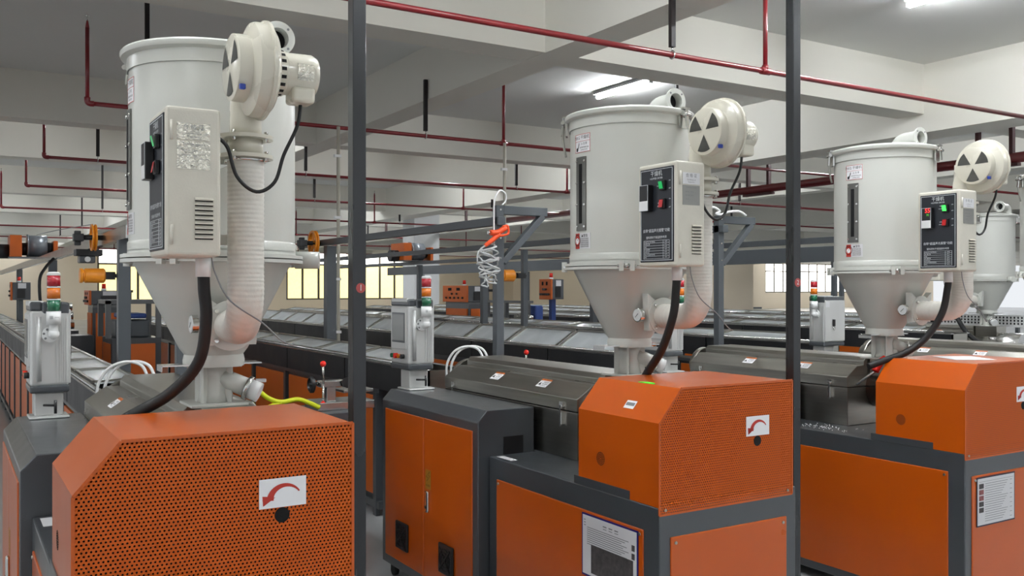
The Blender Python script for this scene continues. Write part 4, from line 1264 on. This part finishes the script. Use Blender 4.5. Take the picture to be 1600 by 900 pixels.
# puller behind the left post: cabinet with open steel frame
R = thing('puller', 'puller with open grey frame on an orange base, left of the left gantry post', 'machine', (1.95, 12.4, 0))
MB().box(1.68, 2.25, 12.0, 12.8, 0, 1.20).build('base', 'dark_grey', R, bevel=.006)
MB().box(1.675, 1.69, 12.08, 12.72, .12, 1.13).build('base_panel', 'orange_far', R)
MB().box(1.76, 2.18, 11.99, 12.01, .12, 1.13).build('base_panel', 'orange_far', R)
m = MB()
for x in (1.62, 2.2):
    for y in (12.05, 12.7):
        m.box(x, x + .06, y, y + .06, 1.20, 1.66)
m.box(1.62, 2.26, 12.05, 12.76, 1.62, 1.67)
m.build('open_frame', 'pillar_grey', R)
MB().box(1.75, 2.15, 12.2, 12.6, 1.20, 1.42).build('drive_unit', 'gantry_grey', R, bevel=.02)
MB().box(1.80, 2.1, 12.1, 12.7, 1.44, 1.50).build('belt', 'blue_paint', R, bevel=.02)
m = MB()
for x in (1.8, 1.92):
    m.cyl((x, 12.2, 1.67), (x, 12.2, 1.78), .018, n=10).cyl((x, 12.2, 1.76), (x, 12.2, 1.79), .035, n=12)
m.build('adjusting_knobs', 'black', R)

R = thing('grey_cabinet', 'low dark grey cabinet with orange side beside the left trough', 'cabinet', (1.5, 13.7, 0))
MB().box(1.30, 1.66, 13.45, 14.0, 0, 1.18).build('housing', 'dark_grey', R, bevel=.008)
MB().box(1.292, 1.302, 13.5, 13.95, .1, 1.1).build('side_panel', 'orange_far', R)

# puller among the far lines: steel frame, blue arm, rollers
R = thing('roller_puller', 'steel roller puller with blue arm between spool and orange control box', 'machine', (7.9, 12.35, 0))
MB().box(7.62, 7.98, 11.95, 13.35, 0, 1.30).build('base', 'dark_grey', R, bevel=.006)
m = MB()
for y in (12.0, 12.65, 13.25):
    m.box(7.66, 7.72, y, y + .05, 1.3, 1.60)
m.box(7.64, 7.74, 11.95, 13.35, 1.58, 1.62)
m.build('open_frame', 'pillar_grey', R)
MB().box(7.75, 7.9, 11.9, 12.35, 1.30, 1.55).build('blue_arm', 'blue_paint', R, bevel=.03)
for k in range(4):
    MB().cyl((7.64, 11.96 + .12 * k, 1.36), (7.74, 11.96 + .12 * k, 1.36), .05, n=16).build('roller', 'chrome', R)
MB().cyl((7.69, 13.1, 1.62), (7.69, 13.1, 1.85), .012, n=8).box(7.54, 7.84, 13.08, 13.12, 1.76, 1.80).build('cross_handle', 'black', R)
R = thing('roller_bank', 'cluster of shiny rollers left of the wide control box', 'machine', (6.95, 14.6, 0))
MB().box(6.85, 7.05, 14.3, 14.9, 0, 1.38).build('base', 'dark_grey', R)
for k in range(5):
    MB().cyl((6.75, 14.35 + .13 * k, 1.47 + .05 * (k % 2)), (7.0, 14.35 + .13 * k, 1.47 + .05 * (k % 2)), .06, n=14).build('roller', 'chrome', R)
R = thing('roller_bank', 'shiny chrome rollers on a stand beside the orange column at left', 'machine', (1.5, 14.9, 0))
MB().box(1.42, 1.6, 14.6, 15.3, 0, 1.20).build('base', 'dark_grey', R)
for k in range(5):
    MB().cyl((1.33, 14.7 + .13 * k, 1.28 + .13 * (k % 3)), (1.55, 14.7 + .13 * k, 1.28 + .13 * (k % 3)), .06, n=14).build('roller', 'chrome', R)

# clamp stand with red ball handles between the first two lines
R = thing('clamp_stand', 'steel clamp stand with red ball handles left of the post numbered 1', 'clamp', (1.95, 5.5, 0))
MB().box(1.75, 2.13, 5.30, 5.75, 0, 1.05).build('base', 'dark_grey', R, bevel=.006)
MB().box(1.742, 1.752, 5.36, 5.69, .1, .95).build('base_panel', 'orange_far', R)
MB().box(1.80, 2.08, 5.292, 5.302, .1, .95).build('base_panel', 'orange_far', R)
MB().box(1.93, 2.3, 5.40, 5.66, 1.05, 1.10).box(2.0, 2.06, 5.45, 5.5, 1.10, 1.20).box(1.96, 2.12, 5.44, 5.52, 1.19, 1.23).box(2.1, 2.3, 5.42, 5.6, 1.15, 1.17).build('clamp_body', 'steel_bright', R, bevel=.004)
MB().cyl((1.94, 5.47, 1.215), (2.16, 5.47, 1.215), .012, n=10).build('screw', 'chrome', R)
MB().lathe((1.895, 5.47, 1.21), (1, 0, 0), [(.042, 0), (.052, .006), (.052, .022), (.042, .028), (.036, .014), (.042, 0)], 24, caps=(False, False)).cyl((1.895, 5.47, 1.21), (1.93, 5.47, 1.21), .012, n=10).build('hand_wheel', 'black', R)
for k in range(5):
    a = k * 2 * PI / 5
MB().lathe((2.12, 5.43, 1.215), (0, -1, 0), [(.012, 0), (.034, .002), (.034, .014), (.012, .016)], 7).build('star_knob', 'black', R)
for s, nm in ((1, 1), (-1, 1)):
    lv = MB().cyl((1.975, 5.44, 1.215), (1.965, 5.42, 1.215 + s * .115), .007, n=10).build('lever', 'chrome', R)
    MB().sphere((1.965, 5.42, 1.215 + s * .125), .019, 16).build('ball_grip', 'beacon_red', lv)
move_copy(R, 1.62, .21, 'clamp stand with red ball handle showing above the middle barrel guard', group='steel clamp stands')
R['group'] = 'steel clamp stands'
tag(MB().tube([(1.52, 5.35, 1.23), (1.60, 5.35, 1.16), (1.68, 5.35, 1.13), (1.78, 5.35, 1.14), (1.86, 5.36, 1.11), (1.92, 5.36, 1.08)], .014, 10).tube([(1.68, 5.35, 1.13), (1.60, 5.35, 1.10), (1.56, 5.35, 1.06)], .014, 10).build('yellow_cable', 'yellow_cable'), 'bright yellow forked cable left of the clamp stand', 'cable')
R = thing('cable_rack', 'dark cable rack carrying the yellow cable', 'rack', (1.6, 5.4, 0))
MB().box(1.35, 1.74, 5.36, 5.56, 1.03, 1.06).build('rail', 'black_panel', R)
for x in (1.38, 1.70):
    MB().box(x - .02, x + .02, 5.44, 5.48, 0, 1.03).build('leg', 'dark_grey', R)
MB().box(1.42, 1.60, 5.38, 5.42, 1.25, 1.27).cyl((1.53, 5.4, 1.06), (1.53, 5.4, 1.27), .012, n=8).build('cross_bar', 'steel_bright', R)

# white cable tray with square holes beyond the sideways dryer
R = thing('cable_tray', 'white tray panel pierced by square holes, behind the small sideways dryer', 'tray', (11.2, 6.85, 0))
m = MB()
y0, y1, z0, z1, hs = 6.25, 7.45, 1.33, 1.48, .024
ny = 26
py = (y1 - y0) / ny
zz = [z0, 1.362, 1.386, 1.399, 1.423, 1.436, 1.460, z1]
for a, b in ((zz[0], zz[1]), (zz[2], zz[3]), (zz[4], zz[5]), (zz[6], zz[7])):
    m.box(11.2, 11.21, y0, y1, a, b)
for a, b in ((zz[1], zz[2]), (zz[3], zz[4]), (zz[5], zz[6])):
    for k in range(ny):
        m.box(11.2, 11.21, y0 + py * k, y0 + py * k + py - .026, a, b)
m.build('panel', 'white_plastic', R)
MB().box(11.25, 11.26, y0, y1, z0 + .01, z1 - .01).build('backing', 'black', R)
for y in (y0 + .1, y1 - .1):
    MB().box(11.21, 11.25, y - .02, y + .02, 0, z1 - .02).build('leg', 'dark_grey', R)

# little things on the covers
tag(MB().prism([(2.535 + .045 * math.cos(PI * k / 12 - PI / 2) * .6, 3.03 + .05 * math.sin(PI * k / 12 - PI / 2)) for k in range(13)], 'z', 1.3985, 1.4015).build('green_seal', 'seal_green'), 'bright green half-round seal on the middle orange cover', 'seal')
n = V(-.134, 0, .116).normalized(); d = V(.116, 0, .134).normalized()
p = V(2.440, 3.03, 1.2975) + n * .001
R = thing('cover_card', 'small white card on the sloped edge of the middle cover', 'card', tuple(p))
MB().add([p + V(0, .035, 0), p - V(0, .03, 0), p - V(0, .03, 0) + d * .04, p + V(0, .035, 0) + d * .04], [(0, 1, 2, 3)]).build('card', 'paper_white', R)
MB().add([p + V(0, .03, 0) + n * .0006 + d * .014, p - V(0, .025, 0) + n * .0006 + d * .014, p - V(0, .025, 0) + n * .0006 + d * .03, p + V(0, .03, 0) + n * .0006 + d * .03], [(0, 1, 2, 3)]).build('card_print', 'print_grey', R)
R = thing('red_handle', 'red grip handle beside the dryer base of the rightmost machine', 'handle', (4.93, 3.63, 1.28))
MB().tube([(4.97, 3.64, 1.37), (4.93, 3.65, 1.34), (4.90, 3.66, 1.29)], .022, 12, sub=4).build('grip', 'beacon_red', R)
MB().tube([(4.90, 3.66, 1.29), (4.87, 3.72, 1.24), (4.88, 3.78, 1.20)], .008, 8).build('rod', 'chrome', R)
C4 = move_copy(C2, 4.21, .24, 'control cabinet hidden behind the rightmost extruder')

# spilt pellets on the rightmost bench, loose wire and cable on the left gantry
m = MB()
rg = random.Random(3)
for k in range(70):
    x, y = 4.72 + rg.gauss(0, .055), 3.93 + rg.gauss(0, .10)
    if 4.60 < x < 4.86:
        m.sphere((x, y, .9295), .0032, 6)
tag(m.build('pellets', 'paper_white'), 'scattered white plastic pellets on the grey bench of the rightmost extruder', 'pellets', kind='stuff')
tag(MB().tube([(1.15, 15.9, 2.64), (1.1, 12.0, 2.50), (1.06, 8.65, 2.362)], .004, 6).build('pull_wire', 'print_grey'), 'thin wire running from the drum winder to the left pulley', 'wire')
tag(MB().tube([(1.10, 12.6, 2.18), (1.0, 12.5, 2.06), (.93, 12.4, 1.9), (.95, 12.4, 1.5), (1.0, 12.5, 1.24)], .018, 8).build('power_cable', 'rubber'), 'black power cable hanging down from the left gantry beam', 'cable')
